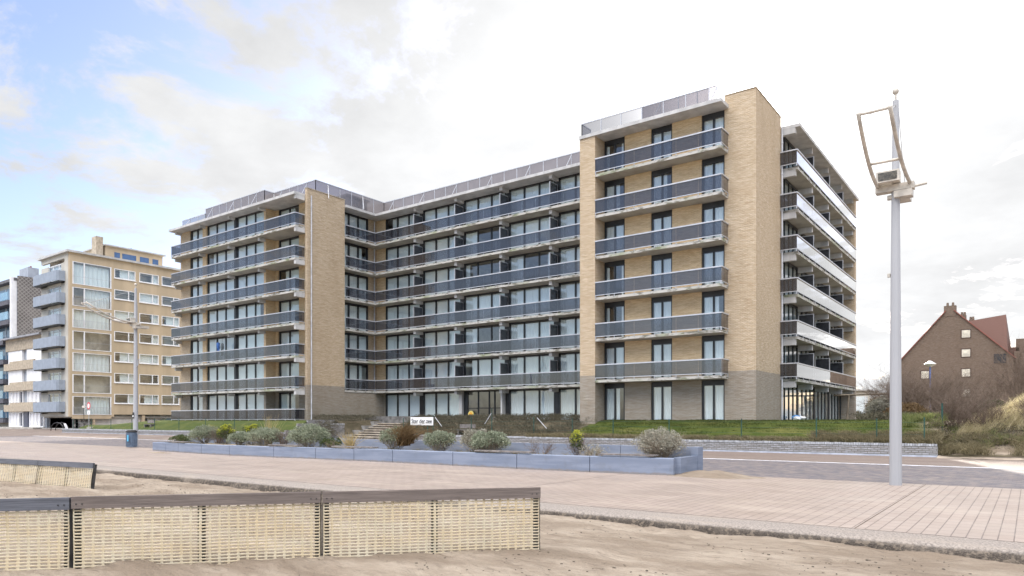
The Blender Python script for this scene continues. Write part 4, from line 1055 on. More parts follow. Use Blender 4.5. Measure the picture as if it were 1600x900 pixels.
o = inst('dune_scrub', leaves([(p[0], p[1], p[2]+.15) for p in pts], [random.uniform(.22, .5) for _ in pts], 26000, .09, M['heather'], 'dune_scrub', 3.0, .6)); tag(o, 'dark brown scrub between the lawn and the dune', 'ground cover', kind='stuff')
def bare_bush(x, y, w, h, label, seedr, n=26, lean=(0, 0), m='twig', rad=.024, dep=4):
    r_ = empty('thicket_bush', (x, y, berm_h(x, y)-.05)); tag(r_, label, 'bush', 'leafless bushes on the dune')
    inst('branches', twigs(n, w, h, M[m], 'branches', rad, seedr, 1.0, dep, lean), parent=r_)
BB = [(-7.0, 51.0, 3, 3.2, 'leafless brown bush just right of the near lamp post', 41), (-6.0, 49.5, 3, 3.4, 'tall leafless bush under the white street lamp on the blue pole', 42), (-4.9, 48.5, 3, 3.1, 'dense leafless bush below the left windows of the gable house', 43),
      (-4.0, 50.5, 3, 3.0, 'leafless bush in front of the lowest house window', 44), (-3.2, 43.6, 2.5, 3.0, 'dark gnarled bush beside the tall green post', 45), (-2.9, 52, 3, 3.4, 'leafless bush left of the small evergreen bush', 46),
      (-1.3, 54, 3.5, 3.8, 'leafless bush behind the crest of the marram dune', 47), (-.1, 55, 3.5, 4.4, 'tall bare bush farthest right behind the dune crest', 50), (-1.9, 43.0, 2.5, 1.9, 'low dark bush leaning over the left dune slope', 49),
      (.3, 42.6, 2.5, 1.5, 'low bare bush in the middle of the dune slope', 51), (-8.0, 56, 3, 3.0, 'bare bush mostly hidden by the near lamp post', 48)]
for (x, y, w_, h_, lb, s_) in BB: bare_bush(x, y, w_, h_, lb, s_, n=26, dep=4)
shrub('evergreen_bush', (-1.9, 52.5, berm_h(-1.9, 52.5)+.3), 2.0, 1.5, 'dark green evergreen bush between the bare bushes and the dune', 'euphlow', 5000, .12, 60, cat='bush', seedr=52, twig='twig')
for (x, y, w_, h_, lb, lf, s_) in ((-10.7, 72, 3.0, 2.6, 'square clipped brown hedge behind the lawn, left of the near lamp post', 'hedge', 60), (-7.4, 49.5, 1.9, 1.6, 'grey leafy bush right behind the near lamp post', 'silver2', 61), (-5.9, 47.5, 2.0, 1.1, 'russet dry bush on the grass beyond the lamp post', 'rust', 62)):
    shrub('hedge_bush', (x, y, berm_h(x, y)-.1), w_, h_, lb, lf, 4200, .11, 60, cat='bush', seedr=s_, twig='twig')
hd = empty('hedge', (-15, 78, 1.2)); tag(hd, 'long dark hedge at the back of the lawn beside the side facade', 'hedge')
C = [(random.uniform(-4, 7), random.uniform(-.6, .6), random.uniform(.1, 1.3)) for _ in range(260)]
inst('foliage', leaves(C, [.45]*len(C), 15000, .14, M['heather'], 'foliage'), parent=hd); inst('stems', twigs(24, 8, 1.4, M['twig'], 'stems', .02, 63, 3), parent=hd)

# debris on the sand
db = MB()
for i in range(5200):
    x, y = random.uniform(-26, 9), random.uniform(5, 12)
    if fbm(x, y, .45, 3, 11) < .12 and random.random() < .93: continue
    s_ = random.uniform(.005, .016)*(1.4 if random.random() < .1 else 1); z_ = sand_h(x, y); a = random.random()*3
    db.bar((x, y, z_+s_*.2), (x+math.cos(a)*s_*random.uniform(1, 3), y+math.sin(a)*s_*1.5, z_+s_*.3), s_, s_*.7)
o = db.build('beach_debris', simple('dark_debris', (.10, .08, .06), .9, .4, 30)); tag(o, 'small dark shells and driftwood bits scattered on the sand', 'debris', kind='stuff')

# ---------------------------------------------------------------- sand net fences
def net_mesh(L, zt, zb, pitch=.118, vp=.043, seedr=0, rows=None):
    nx = int(round(L/pitch)); px = L/nx; rows = max(1, int((zt-zb)/vp)); V = []; F = []
    def P(x, z):
        bow = .022*math.sin(x*2.1+seedr)*math.sin((z-zb)/(zt-zb)*3.1)+.008*math.sin(x*9+z*7+seedr)
        return (x, bow, z)
    for i in range(nx):
        for j in range(rows):
            x0 = i*px; z0 = zt-(j+1)*vp; cx = x0+px/2; cz = z0+vp/2; hw = px*.365; hh = vp*.25; r_ = hh
            n0 = len(V); outer = [(x0, z0), (cx, z0), (x0+px, z0), (x0+px, cz), (x0+px, z0+vp), (cx, z0+vp), (x0, z0+vp), (x0, cz)]
            inner = [(cx-hw+r_*.4, cz-hh), (cx, cz-hh), (cx+hw-r_*.4, cz-hh), (cx+hw, cz), (cx+hw-r_*.4, cz+hh), (cx, cz+hh), (cx-hw+r_*.4, cz+hh), (cx-hw, cz)]
            V.extend(P(*p) for p in outer); V.extend(P(*p) for p in inner)
            for k in range(8): F.append((n0+k, n0+(k+1) % 8, n0+8+(k+1) % 8, n0+8+k))
    return V, F
def net_panel(a, b, zt, zb, label, rail='wood', tilt=(0, 0), rail_h=.125, base=False, seedr=0, mid=True):
    A = Vector((*a, 0)); B = Vector((*b, 0)); L = (B-A).length; ang = math.atan2(B.y-A.y, B.x-A.x)
    root = empty('sand_net_fence', A, ang); tag(root, label, 'fence', 'beige net sand fences')
    root.rotation_euler = (tilt[0], 0, ang)
    V, F = net_mesh(L-.04, zt-rail_h+.015, zb-.12, seedr=seedr)
    me = np_mesh('net', V, F, M['net']); bm = bmesh.new(); bm.from_mesh(me); bmesh.ops.remove_doubles(bm, verts=bm.verts, dist=.0008)
    bmesh.ops.solidify(bm, geom=bm.faces[:], thickness=.006); bm.to_mesh(me); bm.free(); inst('net', me, (.02, .0, 0), 0, root)
    rl = MB(); n = 12
    for i in range(n):
        pass
    rl.box(.012, -.028, zt-rail_h, L-.012, -.006, zt); rl.box(.012, .012, zt-rail_h, L-.012, .034, zt); rl.box(.012, -.03, zt+.001, L-.012, .036, zt+.03)
    rl.build('top_rail', M[rail], root)
    sc = MB()
    for x in (.07, .14, L-.07, L-.14): sc.tube([(x, -.036, zt-rail_h/2), (x, -.028, zt-rail_h/2)], .009, 8)
    sc.build('bolt', M['signblack'], root)
    for x in ([.05, L/2, L-.05] if mid else [.05, L-.05]):
        MB().box(x-.045, .036, zb-.35, x+.045, .10, zt-.005).build('post', M['darkwood'], root)
    return root
ZT = .775
net_panel(FENCE[1], FENCE[0], ZT, -.14, 'right end panel of the near net fence, under a straight brown board', 'wood', seedr=1)
net_panel(FENCE[2], FENCE[1], ZT, -.14, 'middle panel of the near net fence, between two upright posts', 'wood', seedr=2)
net_panel(FENCE[3], FENCE[2], ZT-.01, -.14, 'left panel of the near net fence, sagging under a blue grey board', 'wood2', seedr=3)
net_panel((-24.7, 8.8), (-21.9, 9.2), .52, -.25, 'right panel of the far leaning net fence on the left', 'wood2', tilt=(R(-7), 0), seedr=4)
net_panel((-27.5, 8.4), (-24.72, 8.8), .52, -.25, 'left panel of the far leaning net fence, cut by the photo edge', 'wood2', tilt=(R(-7), 0), seedr=5)

# ---------------------------------------------------------------- promenade lamps
def lamp():
    root = empty('promenade_lamp', (0, 0, 0)); 
    p = MB(); p.smooth = True; nseg = 22; n = 16
    V = []; 
    zs = [0, .02, 2, 4, 6, 8, 10.6]; 
    p.tube([(0, 0, z) for z in zs], [.158, .158, .15, .135, .12, .105, .08], 12)
    p.smooth = False; p.build('pole', M['polepaint'], root)
    b = bmesh.new(); bmesh.ops.create_uvsphere(b, u_segments=16, v_segments=10, radius=.085); me = bpy.data.meshes.new('ball'); b.to_mesh(me); b.free(); me.materials.append(M['lampcream'])
    for q in me.polygons: q.use_smooth = True
    inst('ball_top', me, (0, 0, 10.86), 0, root); MB().tube([(0, 0, 10.6), (0, 0, 10.8)], .03, 8).build('finial', M['lampcream'], root)
    z0 = 8.25
    hd = MB(); hd.box(-.48, -.16, z0-.16, .46, .10, z0+.02); hd.tube([(-.2, .0, z0-.3), (.28, 0, z0-.3)], .07, 10); hd.box(-.02, -.2, z0-.36, .42, .12, z0-.18); hd.tube([(.3, 0, z0-.1), (.75, 0, z0-.06)], .035, 8)
    hd.box(-.12, .1, z0-.3, .3, .75, z0-.14)
    hd.build('bracket', M['lampcream'], root)
    fb = MB(); fb.box(-.42, -.42, z0+.04, .14, -.08, z0+.34); f_ = fb.build('floodlight', M['lampcream'], root)
    MB().box(-.37, -.428, z0+.08, .09, -.423, z0+.30).build('lens', M['lampglass'], f_)
    # curved ladder arm reaching out over the beach and rising
    arm = []
    for s in range(9):
        t = s/8; arm.append((-3.15*t, z0+.0+.98*t-.62*math.sin(math.pi*t)*.45+.0))
    ar = MB(); ar.smooth = True
    for x in (-.42, .36):
        ar.tube([(x*(1-.12*s/8), y-.05, z) for s, (y, z) in enumerate(arm)], .05, 8)
    for s in (4, 8):
        y, z = arm[s]; k = 1-.12*s/8
        if s == 8: y, z = (arm[8][0]*.93+arm[7][0]*.07, arm[8][1]*.93+arm[7][1]*.07)
        ar.tube([(-.42*k, y-.02, z), (.36*k, y-.02, z)], .038, 8)
    ar.build('ladder_arm', M['lampcream'], root)
    cb = MB(); cb.tube([(0, 0, 10.5), (.3, -2.95, arm[8][1]-.02)], .008, 4); cb.tube([(0, 0, 10.5), (-.36, -2.95, arm[8][1]-.02)], .008, 4); cb.tube([(.06, .02, 10.5), (.13, .05, 9.4), (.22, .05, z0)], .012, 5)
    cb.build('cable', M['cable'], root)
    return root
l1 = lamp(); l1.location = (-3.0, 21.92, 0); tag(l1, 'tall white promenade lamp post on the right, near the camera', 'lamp post', 'promenade lamp posts')
l2 = copy_tree(l1); l2.location = (-48.24, 23.0, 0); l2['label'] = 'white promenade lamp post on the left, beside the blue grey bin'
MB().tube([(.12, .0, 5.3), (.32, 0, 5.45), (.34, 0, 5.75), (.46, 0, 5.85)], .03, 8).build('side_bracket', M['polepaint'], l2)
MB().box(-.10, -.17, 1.9, .10, -.150, 2.3).build('sticker', M['signblack'], l2); MB().box(-.07, -.176, 2.0, .07, -.171, 2.1).build('sticker_field', M['signwhite'], l2)
MB().box(-.20, -.04, 5.75, -.125, .04, 5.85).build('knob', M['lampcream'], l1)
# litter bin
lb = empty('litter_bin', (-47.6, 22.2, 0)); lb.location = (-48.25, 22.4, 0); tag(lb, 'blue grey slatted litter bin with a cyan sticker beside the left lamp post', 'litter bin')
b = MB(); b.tube([(0, 0, .04), (0, 0, 1.0)], .30, 20)
for k in range(20): a = k*math.pi/10; b.box(math.cos(a)*.30-.02, math.sin(a)*.30-.02, .08, math.cos(a)*.30+.02, math.sin(a)*.30+.02, .92)
b.build('body', M['bin'], lb); MB().tube([(0, 0, 1.0), (0, 0, 1.05), (0, 0, 1.14)], [.34, .34, .25], 20).build('lid', M['rubber'], lb)
MB().box(.12, -.34, .42, .30, -.325, .82).build('sticker', M['cyan'], lb)
lb.location = (-46.9, 22.1, 0)

# ---------------------------------------------------------------- left neighbours
TB_ = empty('tan_apartment_building', (-100, 45, .5)); tag(TB_, 'tan rendered eight storey apartment building with grey rounded balconies', 'apartment building')
def tp(name, mb, m, root=TB_, par=None):
    o = inst(name, mb.mesh(name, m), parent=par or root)
    base = Vector(root.location) if par is None or par is root else Vector(root.location)+Vector(par.location)
    o.location = -base; return o
s = 2.72; UX = -95.9
wl = MB()
# facade on u = UX built from piers and bands so that openings are real
wl.box(UX-.3, 37.7, 2.2, UX, 38.04, 22.6); wl.box(UX-.3, 42.66, 2.2, UX, 43.0, 22.6)
wl.box(UX-.3, 38.04, 21.55, UX, 42.66, 22.6)
for i in range(7):
    zb = 18.75-s*i
    wl.box(UX-.3, 38.04, zb-(.37 if i < 6 else .5), UX, 42.66, zb)
VW = [(43.0, 45.7), (46.2, 48.8), (49.2, 51.7), (52.4, 54.9)]
for i in range(7):
    zb = 20.25-s*i; zt = zb+1.25; nz = zb-(s-1.25) if i < 6 else 2.5
    for (a, b) in zip([43.0]+[q[1] for q in VW], [q[0] for q in VW]+[60]): wl.box(UX-.3, a, zb, UX, b, zt)
    wl.box(UX-.3, 43.0, max(2.5, nz), UX, 60, zb)
wl.box(UX-.3, 43.0, 21.5, UX, 60, 22.6)
wl.box(-104.3, 37.95, 2.2, UX-.3, 60, 22.58) if False else None
tp('wall', wl, M['tan'])
fl_ = MB()  # face with the balconies
fl_.box(-97.2, 37.65, 2.2, UX-.31, 37.95, 22.6)
for i in range(7):
    z = 19.2-s*i
    fl_.box(-104.3, 37.66, z+2.25 if i else 22.0, -97.2, 37.95, z+s+.35 if i else 22.6) if i == 0 else fl_.box(-104.3, 37.66, z+2.25, -97.2, 37.95, z+s-.0+.2)
    fl_.box(-104.3, 37.66, z-.3, -102.2, 37.95, z+2.3); fl_.box(-98.2, 37.66, z-.3, -97.2, 37.95, z+2.3)
fl_.box(-104.3, 37.66, 2.2, -97.2, 37.95, 3.0)
tp('front_wall', fl_, M['tanlight'])
cr = MB(); cr.box(-104.1, 38.6, .3, UX-1.2, 59.5, 22.4); tp('interior_wall', cr, M['room'])
sl = MB()
for i in range(8):
    z = 18.6-s*(i-1) if i else 21.5
    sl.box(-104.2, 37.96, z-.22, UX-.31, 60, z-.02)
tp('floor_slab', sl, M['soffit'])
rf = MB().box(-104.6, 37.3, 22.6, UX+.35, 60.4, 22.85); tp('roof', rf, M['white'])
for i in range(7):
    z = 19.2-s*i; n = 12; bb_ = MB(); base_ = MB()
    path = [(-104.6, 37.6)]+[(-104.6+.0+.4*(1-math.cos(t*math.pi/2/4))-.0, 37.6-.9*math.sin(t*math.pi/2/4)) for t in range(1, 5)]
    path += [(-97.3-.4*math.cos(t*math.pi/2/4)-.0+.0, 36.7+.0+.0*t) for t in range(0, 1)]+[(-97.1, 36.75), (-96.95, 37.0), (-96.9, 37.6)]
    for (a, b) in zip(path[:-1], path[1:]):
        A = Vector((*a, z+.55)); B = Vector((*b, z+.55)); bb_.bar(A, B, .06, 1.25)
    base_.box(-104.5, 36.85, z-.17, -97.0, 37.64, z-.08)
    bo = tp('balcony', bb_, M['greypanel']); tp('balcony_floor', base_, M['rubber'], par=bo) if False else tp('balcony_floor', base_, M['black'])
    wm = MB(); wm.box(-102.2, 37.75, z+.02, -98.2, 37.82, z+.1)
    for x in (-102.2, -100.9, -99.1, -98.3): wm.box(x, 37.75, z+.1, x+.1, 37.82, z+2.2)
    wm.box(-102.2, 37.75, z+2.2, -98.2, 37.82, z+2.3)
    wo = tp('window', wm, M['whitepaint']); 
    g_ = MB().add([(-102.1, 37.79, z+.1), (-98.2, 37.79, z+.1), (-98.2, 37.79, z+2.2), (-102.1, 37.79, z+2.2)], [(0, 1, 2, 3)]); tp('pane', g_, M['glass'], par=wo)
    c_ = MB().add([(-102.1, 38.0, z+.1), (-98.3, 38.0, z+.1), (-98.3, 38.0, z+2.2), (-102.1, 38.0, z+2.2)], [(0, 1, 2, 3)]); tp('curtain', c_, M['curtain'], par=wo)
    # loggia on the side face
    zb = 18.75-s*i; zt = 21.55 if i == 0 else zb+2.33
    lg = MB(); lg.box(UX-.12, 38.04, zb, UX+.04, 42.66, zb+.08); lg.box(UX-.12, 38.04, zt-.07, UX+.02, 42.66, zt)
    for v in (38.04, 39.35, 42.52): lg.box(UX-.1, v, zb+.08, UX+.03, v+.13, zt-.07)
    lo = tp('loggia_window', lg, M['whitepaint'])
    gg = MB().add([(UX-.05, 38.1, zb+.08), (UX-.05, 42.6, zb+.08), (UX-.05, 42.6, zt-.07), (UX-.05, 38.1, zt-.07)], [(0, 1, 2, 3)]); tp('pane', gg, M['glass'], par=lo)
    if random.random() < .75:
        a_ = random.choice([38.2, 39.5, 41.0]); cc_ = MB(); V = []
        for j in range(31): V += [(UX-.4+.04*math.sin(j*1.7), a_+(42.5-a_)*j/30, zb+.05), (UX-.4+.04*math.sin(j*1.7), a_+(42.5-a_)*j/30, zt-.1)]
        cc_.add(V, [(2*j, 2*j+2, 2*j+3, 2*j+1) for j in range(30)]); tp('curtain', cc_, M['curtain'], par=lo)
    rl_ = MB(); rl_.bar((UX+.07, 38.1, zb+.95), (UX+.07, 42.6, zb+.95), .03)
    if i in (2, 6, 1):
        for j in range(40): v = 38.15+4.4*j/39; rl_.bar((UX+.07, v, zb+.05), (UX+.07, v, zb+.95), .015)
    tp('railing', rl_, M['alu'])
    for (a, b) in VW:
        zb2 = 20.25-s*i; zt2 = zb2+1.25
        wm = MB(); wm.box(UX-.1, a, zb2, UX+.03, b, zb2+.1); wm.box(UX-.1, a, zt2-.08, UX+.02, b, zt2)
        for v in (a, a+(b-a)*.66, b-.1): wm.box(UX-.1, v, zb2+.1, UX+.02, v+.1, zt2-.08)
        wm.box(UX, a-.05, zb2-.08, UX+.12, b+.05, zb2-.002)
        wo = tp('window', wm, M['whitepaint'])
        g_ = MB().add([(UX-.06, a, zb2+.1), (UX-.06, b, zb2+.1), (UX-.06, b, zt2-.08), (UX-.06, a, zt2-.08)], [(0, 1, 2, 3)]); tp('pane', g_, M['glass'], par=wo)
        if random.random() < .6:
            a2 = a+(b-a)*random.choice([0, .3, .66]); c_ = MB().add([(UX-.28, a2, zb2), (UX-.28, b, zb2), (UX-.28, b, zt2), (UX-.28, a2, zt2)], [(0, 1, 2, 3)]); tp('curtain', c_, M['curtain'], par=wo)
ph = MB(); ph.box(-103, 42.5, 22.86, -97.2, 50, 24.55); pho = tp('penthouse', ph, M['tan']); tp('penthouse_roof', MB().box(-103.3, 42.3, 24.55, -96.9, 50.3, 24.7), M['white'])
pw_ = MB()
for (a, b) in ((43.6, 44.3), (44.6, 46.4), (46.9, 48.1), (48.6, 49.4)): pw_.box(-97.21, a, 23.0, -97.17, b, 23.9)
tp('penthouse_window', pw_, simple('blue_glass_pane', (.08, .14, .27), .15, .1, 2))
tp('chimney', MB().box(-98.6, 41.4, 22.86, -97.3, 42.25, 25.6), M['tanbrick'])
pot = MB()
for j in range(6): pot.tube([(-100+.35*j, 44+.45*j, 24.7), (-100+.35*j, 44+.45*j, 25.05)], .1, 8)
tp('chimney_pot', pot, simple('lead_pot', (.13, .15, .22), .6))
# recessed ground floor
gf = MB(); gf.box(-104.2, 38.6, .2, -99.6, 38.9, 2.2); gf.box(-96.6, 38.3, .2, -96.4, 40.5, 2.2); gf.box(-99.6, 38.6, .2, -96.4, 38.9, 2.2); tp('stone_wall', gf, M['stonewall'])
gd = MB(); gd.box(-96.55, 40.7, .2, -96.4, 46.6, 2.3); tp('garage_door', gd, M['garage'])
gd = MB(); gd.box(-96.8, 47.6, .2, -96.6, 52.6, 2.3); tp('rear_garage_door', gd, M['garage'])
gp2 = MB(); gp2.box(-96.5, 40.5, .2, -95.95, 40.7, 2.3); gp2.box(-96.5, 46.65, .2, -96.0, 47.0, 2.4); gp2.box(-96.5, 52.7, .2, -96.1, 53.0, 2.4); tp('pillar', gp2, M['tan'])
gb = MB(); gb.box(-104.3, 37.7, .1, -95.95, 38.2, .75); tp('plinth', gb, M['soffit'])

WH = empty('white_town_house', (-112, 42, .6)); tag(WH, 'white four storey town house with tan brick bands left of the tan building', 'town house')
wb_ = MB(); wb_.box(-118.2, 38.6, .3, -105.2, 50, 13.3); tp('wall', wb_, M['bluegrey'], WH)
bd = MB(); bd.box(-118.3, 38.2, 11.5, -105.1, 38.59, 13.1)
for (z0, z1) in ((8.75, 9.7), (5.85, 6.75), (2.95, 3.9)):
    bd.box(-118.4, 38.0, z0, -105.1, 38.59, z1); bd.box(-116.6, 38.1, z1, -108.0, 38.59, z1+.3)
tp('brick_band', bd, M['tanbrick'], WH)
tp('roof', MB().box(-118.6, 37.6, 13.1, -105.0, 50.2, 13.32), simple('grey_roof_edge', (.30, .31, .34), .7), WH)
for zi, (z0, z1) in enumerate(((9.72, 11.48), (6.77, 8.73), (3.92, 5.83), (.8, 2.93))):
    for (a, b) in ((-117.6, -112.6), (-111.0, -105.6)):
        if zi == 3 and a > -112: a = -110.3
        p_ = MB(); p_.box(a, 38.3, z0, b, 38.58, z1)
        if zi < 2: tp('shutter', p_, M['whitepaint'], WH)
        else:
            fm = MB(); n = 4
            for j in range(n+1): x = a+(b-a-.12)*j/n; fm.box(x, 38.35, z0, x+.16, 38.58, z1)
            fm.box(a, 38.36, z0, b, 38.58, z0+.15); fm.box(a, 38.36, z1-.15, b, 38.58, z1); wo = tp('window', fm, M['whitepaint'], WH)
            tp('curtain', MB().box(a+.05, 38.5, z0+.1, a+(b-a)*.7, 38.57, z1-.1), M['whitepaint'], WH, wo); tp('pane', MB().box(a+.05, 38.55, z0+.1, b-.05, 38.585, z1-.1), simple('dark_pane', (.05, .06, .09), .1), WH, wo)
tp('entrance_door', MB().box(-112.3, 38.4, .8, -110.9, 38.585, 2.9), simple('dark_blue_door', (.06, .07, .11), .4), WH)
tp('step', MB().box(-119, 37.0, .2, -105.2, 38.4, .8), M['soffit'], WH)

SL = empty('slate_gable_building', (-125, 45, .6)); tag(SL, 'tall apartment building with blue glass balconies and a diamond slate side wall', 'apartment building')
tp('wall', MB().box(-150, 39.4, .3, -118.9, 62, 13.4).box(-150, 39.4, 13.4, -116.15, 62, 21.6), M['tanlight'], SL)
tp('slate_wall', MB().box(-116.14, 38.9, 13.45, -115.85, 52, 22.3), M['slate'], SL)
tp('corner_post', MB().box(-116.8, 38.2, 13.45, -116.2, 38.88, 22.1), M['whitepaint'], SL)
tp('roof', MB().box(-150, 38.5, 21.6, -116.15, 62, 22.0), simple('dark_roof', (.13, .13, .14), .8), SL)
for i in range(7):
    z = 19.5-2.8*i-.6; XE = -116.85 if z > 13.6 else -118.7
    tp('balcony_floor', MB().box(-150, 38.0, z-.7, XE, 39.39, z-.05), simple('dark_slab', (.10, .10, .12), .7), SL)
    bgm = MB(); bgm.box(-150, 37.95, z, XE, 38.0, z+1.1); tp('glass_balustrade', bgm, M['blueglass'], SL)
    fm = MB()
    for j in range(10): fm.box(-150+3.2*j+2.7, 39.3, z, -150+3.2*j+2.85, 39.39, z+2.1)
    tp('window_post', fm, M['whitepaint'], SL); tp('window', MB().box(-150, 39.36, z, XE-.1, 39.395, z+2.1), simple('blue_window_glass', (.16, .24, .33), .1), SL)
for (x0, x1, v0, z1, m_) in ((-121.5, -118.3, 41, 24.2, 'bluegrey'), (-118.4, -116.6, 46, 24.4, 'stonewall'), (-117.8, -116.2, 50.0, 25.2, 'bluegrey')):
    cb_ = MB().box(x0, v0, 22.0, x1, v0+1.4, z1); co = tp('chimney', cb_, M[m_], SL)
    pt = MB()
    for j in range(4): pt.tube([(x0+.3+j*.6*(x1-x0)/3, v0+.7, z1), (x0+.3+j*.6*(x1-x0)/3, v0+.7, z1+.35)], .13, 8)
    tp('chimney_pot', pt, M['redtrim'], SL, co)
tp('rear_wing', MB().box(-115.8, 48, 12, -110, 56, 21.8), M['bluegrey'], SL)

# road signs
rs = empty('road_sign', (-104.9, 45.7, .6)); rs.location = (-86.5, 36.0, .45); tag(rs, 'round red ringed prohibition sign with a white plate below it', 'road sign')
MB().tube([(0, .03, 0), (0, .03, 3.0)], .035, 8).build('pole', M['chrome'], rs)
d = MB().tube([(0, 0, 2.95), (0, .02, 2.95)], .42, 28); d.build('red_ring', M['red'], rs); MB().tube([(0, -.008, 2.95), (0, -.002, 2.95)], .27, 24).build('white_disc', M['signwhite'], rs)
MB().box(-.36, 0, 1.95, .36, .02, 2.4).build('plate', M['signwhite'], rs)
ln = MB(); ln.box(-.25, -.006, 2.22, .25, -.001, 2.26); ln.box(-.2, -.006, 2.08, .2, -.001, 2.12); ln.build('plate_lettering', simple('faded_grey_print', (.25, .25, .27), .6), rs)
ns = empty('street_name_sign', (-89.0, 36.5, .45)); tag(ns, 'small pale street name plate on a thin dark post left of the round sign', 'street sign')
MB().tube([(0, .03, 0), (0, .03, 2.8)], .03, 8).build('pole', M['signblack'], ns); MB().box(-.42, 0, 2.75, .42, .02, 3.0).build('plate', simple('pale_tan_plate', (.60, .55, .48), .6), ns)
# bicycle rack hoops and barrier
bk = empty('bicycle_rack', (-94.5, 35.8, .5)); tag(bk, 'black curved bicycle rack in front of the rubble stone wall', 'bicycle rack')
rk = MB()
for q in (0, .5): rk.tube([(-1.8, q, 0), (-1.6, q, .5), (-1.0, q, .85), (0, q, .98), (1.0, q, .85), (1.7, q, .5), (1.9, q, 0)], .05, 8)
rk.build('frame', M['signblack'], bk); 
for k in range(3): MB().tube([(1.4+.25*k, .2, .85), (2.2+.25*k, .2, .0)], .04, 8).build('rail', M['chrome'], bk)
sbk = empty('stone_block', (-91.2, 36.2, .45)); 
b_ = bmesh.new(); bmesh.ops.create_cube(b_, size=1); bmesh.ops.bevel(b_, geom=b_.edges[:], offset=.08, segments=2, affect='EDGES')
for v in b_.verts: v.co = Vector((v.co.x*1.0, v.co.y*.7, v.co.z*.55+.27))
me = bpy.data.meshes.new('block'); b_.to_mesh(me); b_.free(); me.materials.append(M['soffit']); bpy.data.objects.remove(sbk); sbk = inst('stone_block', me, (-87.2, 36.6, .45)); tag(sbk, 'pale stone block at the foot of the round road sign', 'stone block')

# parked car in the opening of the tan building
def car(loc, rz):
    root = empty('parked_car', loc, rz); tag(root, 'dark green car parked under the tan building behind the left lamp post', 'car')
    prof = [(-2.1, .35), (-2.12, .75), (-1.75, .92), (-1.0, .98), (-.35, 1.42), (.9, 1.45), (1.65, 1.0), (2.05, .92), (2.1, .4)]
    b = MB(); n = len(prof)
    V = [(x, -.82 if z < 1.2 else -.62, z) for x, z in prof]+[(x, .82 if z < 1.2 else .62, z) for x, z in prof]
    b.add(V, [tuple(range(n)), tuple(range(2*n-1, n-1, -1))]+[(i, (i+1) % n, (i+1) % n+n, i+n) for i in range(n)]); b.build('body', M['carpaint'], root)
    wz = MB()
    for sgn in (-1, 1): wz.add([(-.85, sgn*.80, 1.0), (-.33, sgn*.655, 1.36), (.82, sgn*.655, 1.38), (1.4, sgn*.80, 1.02)], [(0, 1, 2, 3)])
    wz.build('window', simple('car_glass', (.05, .06, .07), .08), root)
    for x in (-1.35, 1.3):
        for sgn in (-1, 1):
            w_ = MB().tube([(x, sgn*.70, .32), (x, sgn*.88, .32)], .32, 18).build('wheel', M['rubber'], root); MB().tube([(x, sgn*.885, .32), (x, sgn*.895, .32)], .18, 12).build('rim', M['chrome'], w_)
    for sgn in (-1, 1):
        MB().box(2.05, sgn*.6-.15, .65, 2.13, sgn*.6+.15, .8).build('headlight', M['signwhite'], root); MB().box(-2.14, sgn*.6-.15, .65, -2.08, sgn*.6+.15, .8).build('tail_light', M['red'], root)
    return root
car((-94.2, 49.2, .6), R(85))

# ---------------------------------------------------------------- gable house and far houses on the right
GH = empty('gable_house', (-10, 120, 0)); tag(GH, 'large brown brick gable house with chimneys behind the dune on the right', 'house')
A = Vector((-15.55, 118.0, 0)); B = Vector((-1.9, 118.0, 0)); dx = (B-A).normalized(); dn = Vector((-dx.y, dx.x, 0)); GH.location = A; GH.rotation_euler = (0, 0, math.atan2(dx.y, dx.x))
Wd = (B-A).length; AP = Wd*.46
b = MB(); fpts = [(0, 0, -.6), (Wd, 0, -.6), (Wd, 0, 10.4), (AP+.6, 0, 17.3), (AP-.6, 0, 17.3), (0, 0, 10.5)]
b.poly_prism(fpts, (0, 16, 0)); b.build('wall', M['housebrick'], GH)
rf = MB(); rf.add([(Wd+.3, -.15, 10.2), (AP+.5, -.15, 17.45), (AP+.5, 16, 17.45), (Wd+.3, 16, 10.2)], [(0, 1, 2, 3)]); rf.add([(-.3, -.15, 10.25), (AP-.5, -.15, 17.45), (AP-.5, 16, 17.45), (-.3, 16, 10.25)], [(0, 1, 2, 3)])
ro = rf.build('roof', M['tiles'], GH)
tr_ = MB(); tr_.bar((Wd+.3, -.12, 10.2), (AP+.5, -.12, 17.4), .16, .12); tr_.bar((-.3, -.12, 10.25), (AP-.5, -.12, 17.4), .16, .12); tr_.build('verge', M['redtrim'], GH)
for (x0, x1, y0, z1) in ((AP-.75, AP+.75, -.05, 18.1), (AP+1.0, AP+1.75, 3, 17.0), (AP+1.9, AP+2.6, 6, 16.6)):
    cm_ = MB().box(x0, y0, 14 if y0 > 0 else 16.6, x1, y0+.9, z1).build('chimney', M['housebrick'], GH)
    for q in (.28, .72): x = x0+(x1-x0)*q; MB().tube([(x, y0+.6, z1), (x, y0+.6, z1+.5)], [.18, .14], 10).build('chimney_pot', M['housebrick'], cm_)
def hw(x, z, w_=1.25, h_=1.3, m='winlight'):
    fr = MB(); fr.box(x, -.04, z, x+w_, .02, z+.12); fr.box(x, -.04, z+h_-.12, x+w_, .02, z+h_); fr.box(x, -.04, z+.12, x+.12, .02, z+h_-.12); fr.box(x+w_-.12, -.04, z+.12, x+w_, .02, z+h_-.12)
    o = fr.build('window', M['rubber'] if False else simple('dark_brown_frame', (.07, .04, .03), .6), GH); MB().box(x+.12, -.015, z+.12, x+w_-.12, -.004, z+h_-.12).build('pane', M[m], o)
for z in (13.3, 10.6, 7.8, 4.9): hw(Wd*.555, z)
hw(Wd*.19, 7.7, 1.2, 1.3, 'redpane') if 'redpane' in M else hw(Wd*.19, 7.7, 1.2, 1.3)
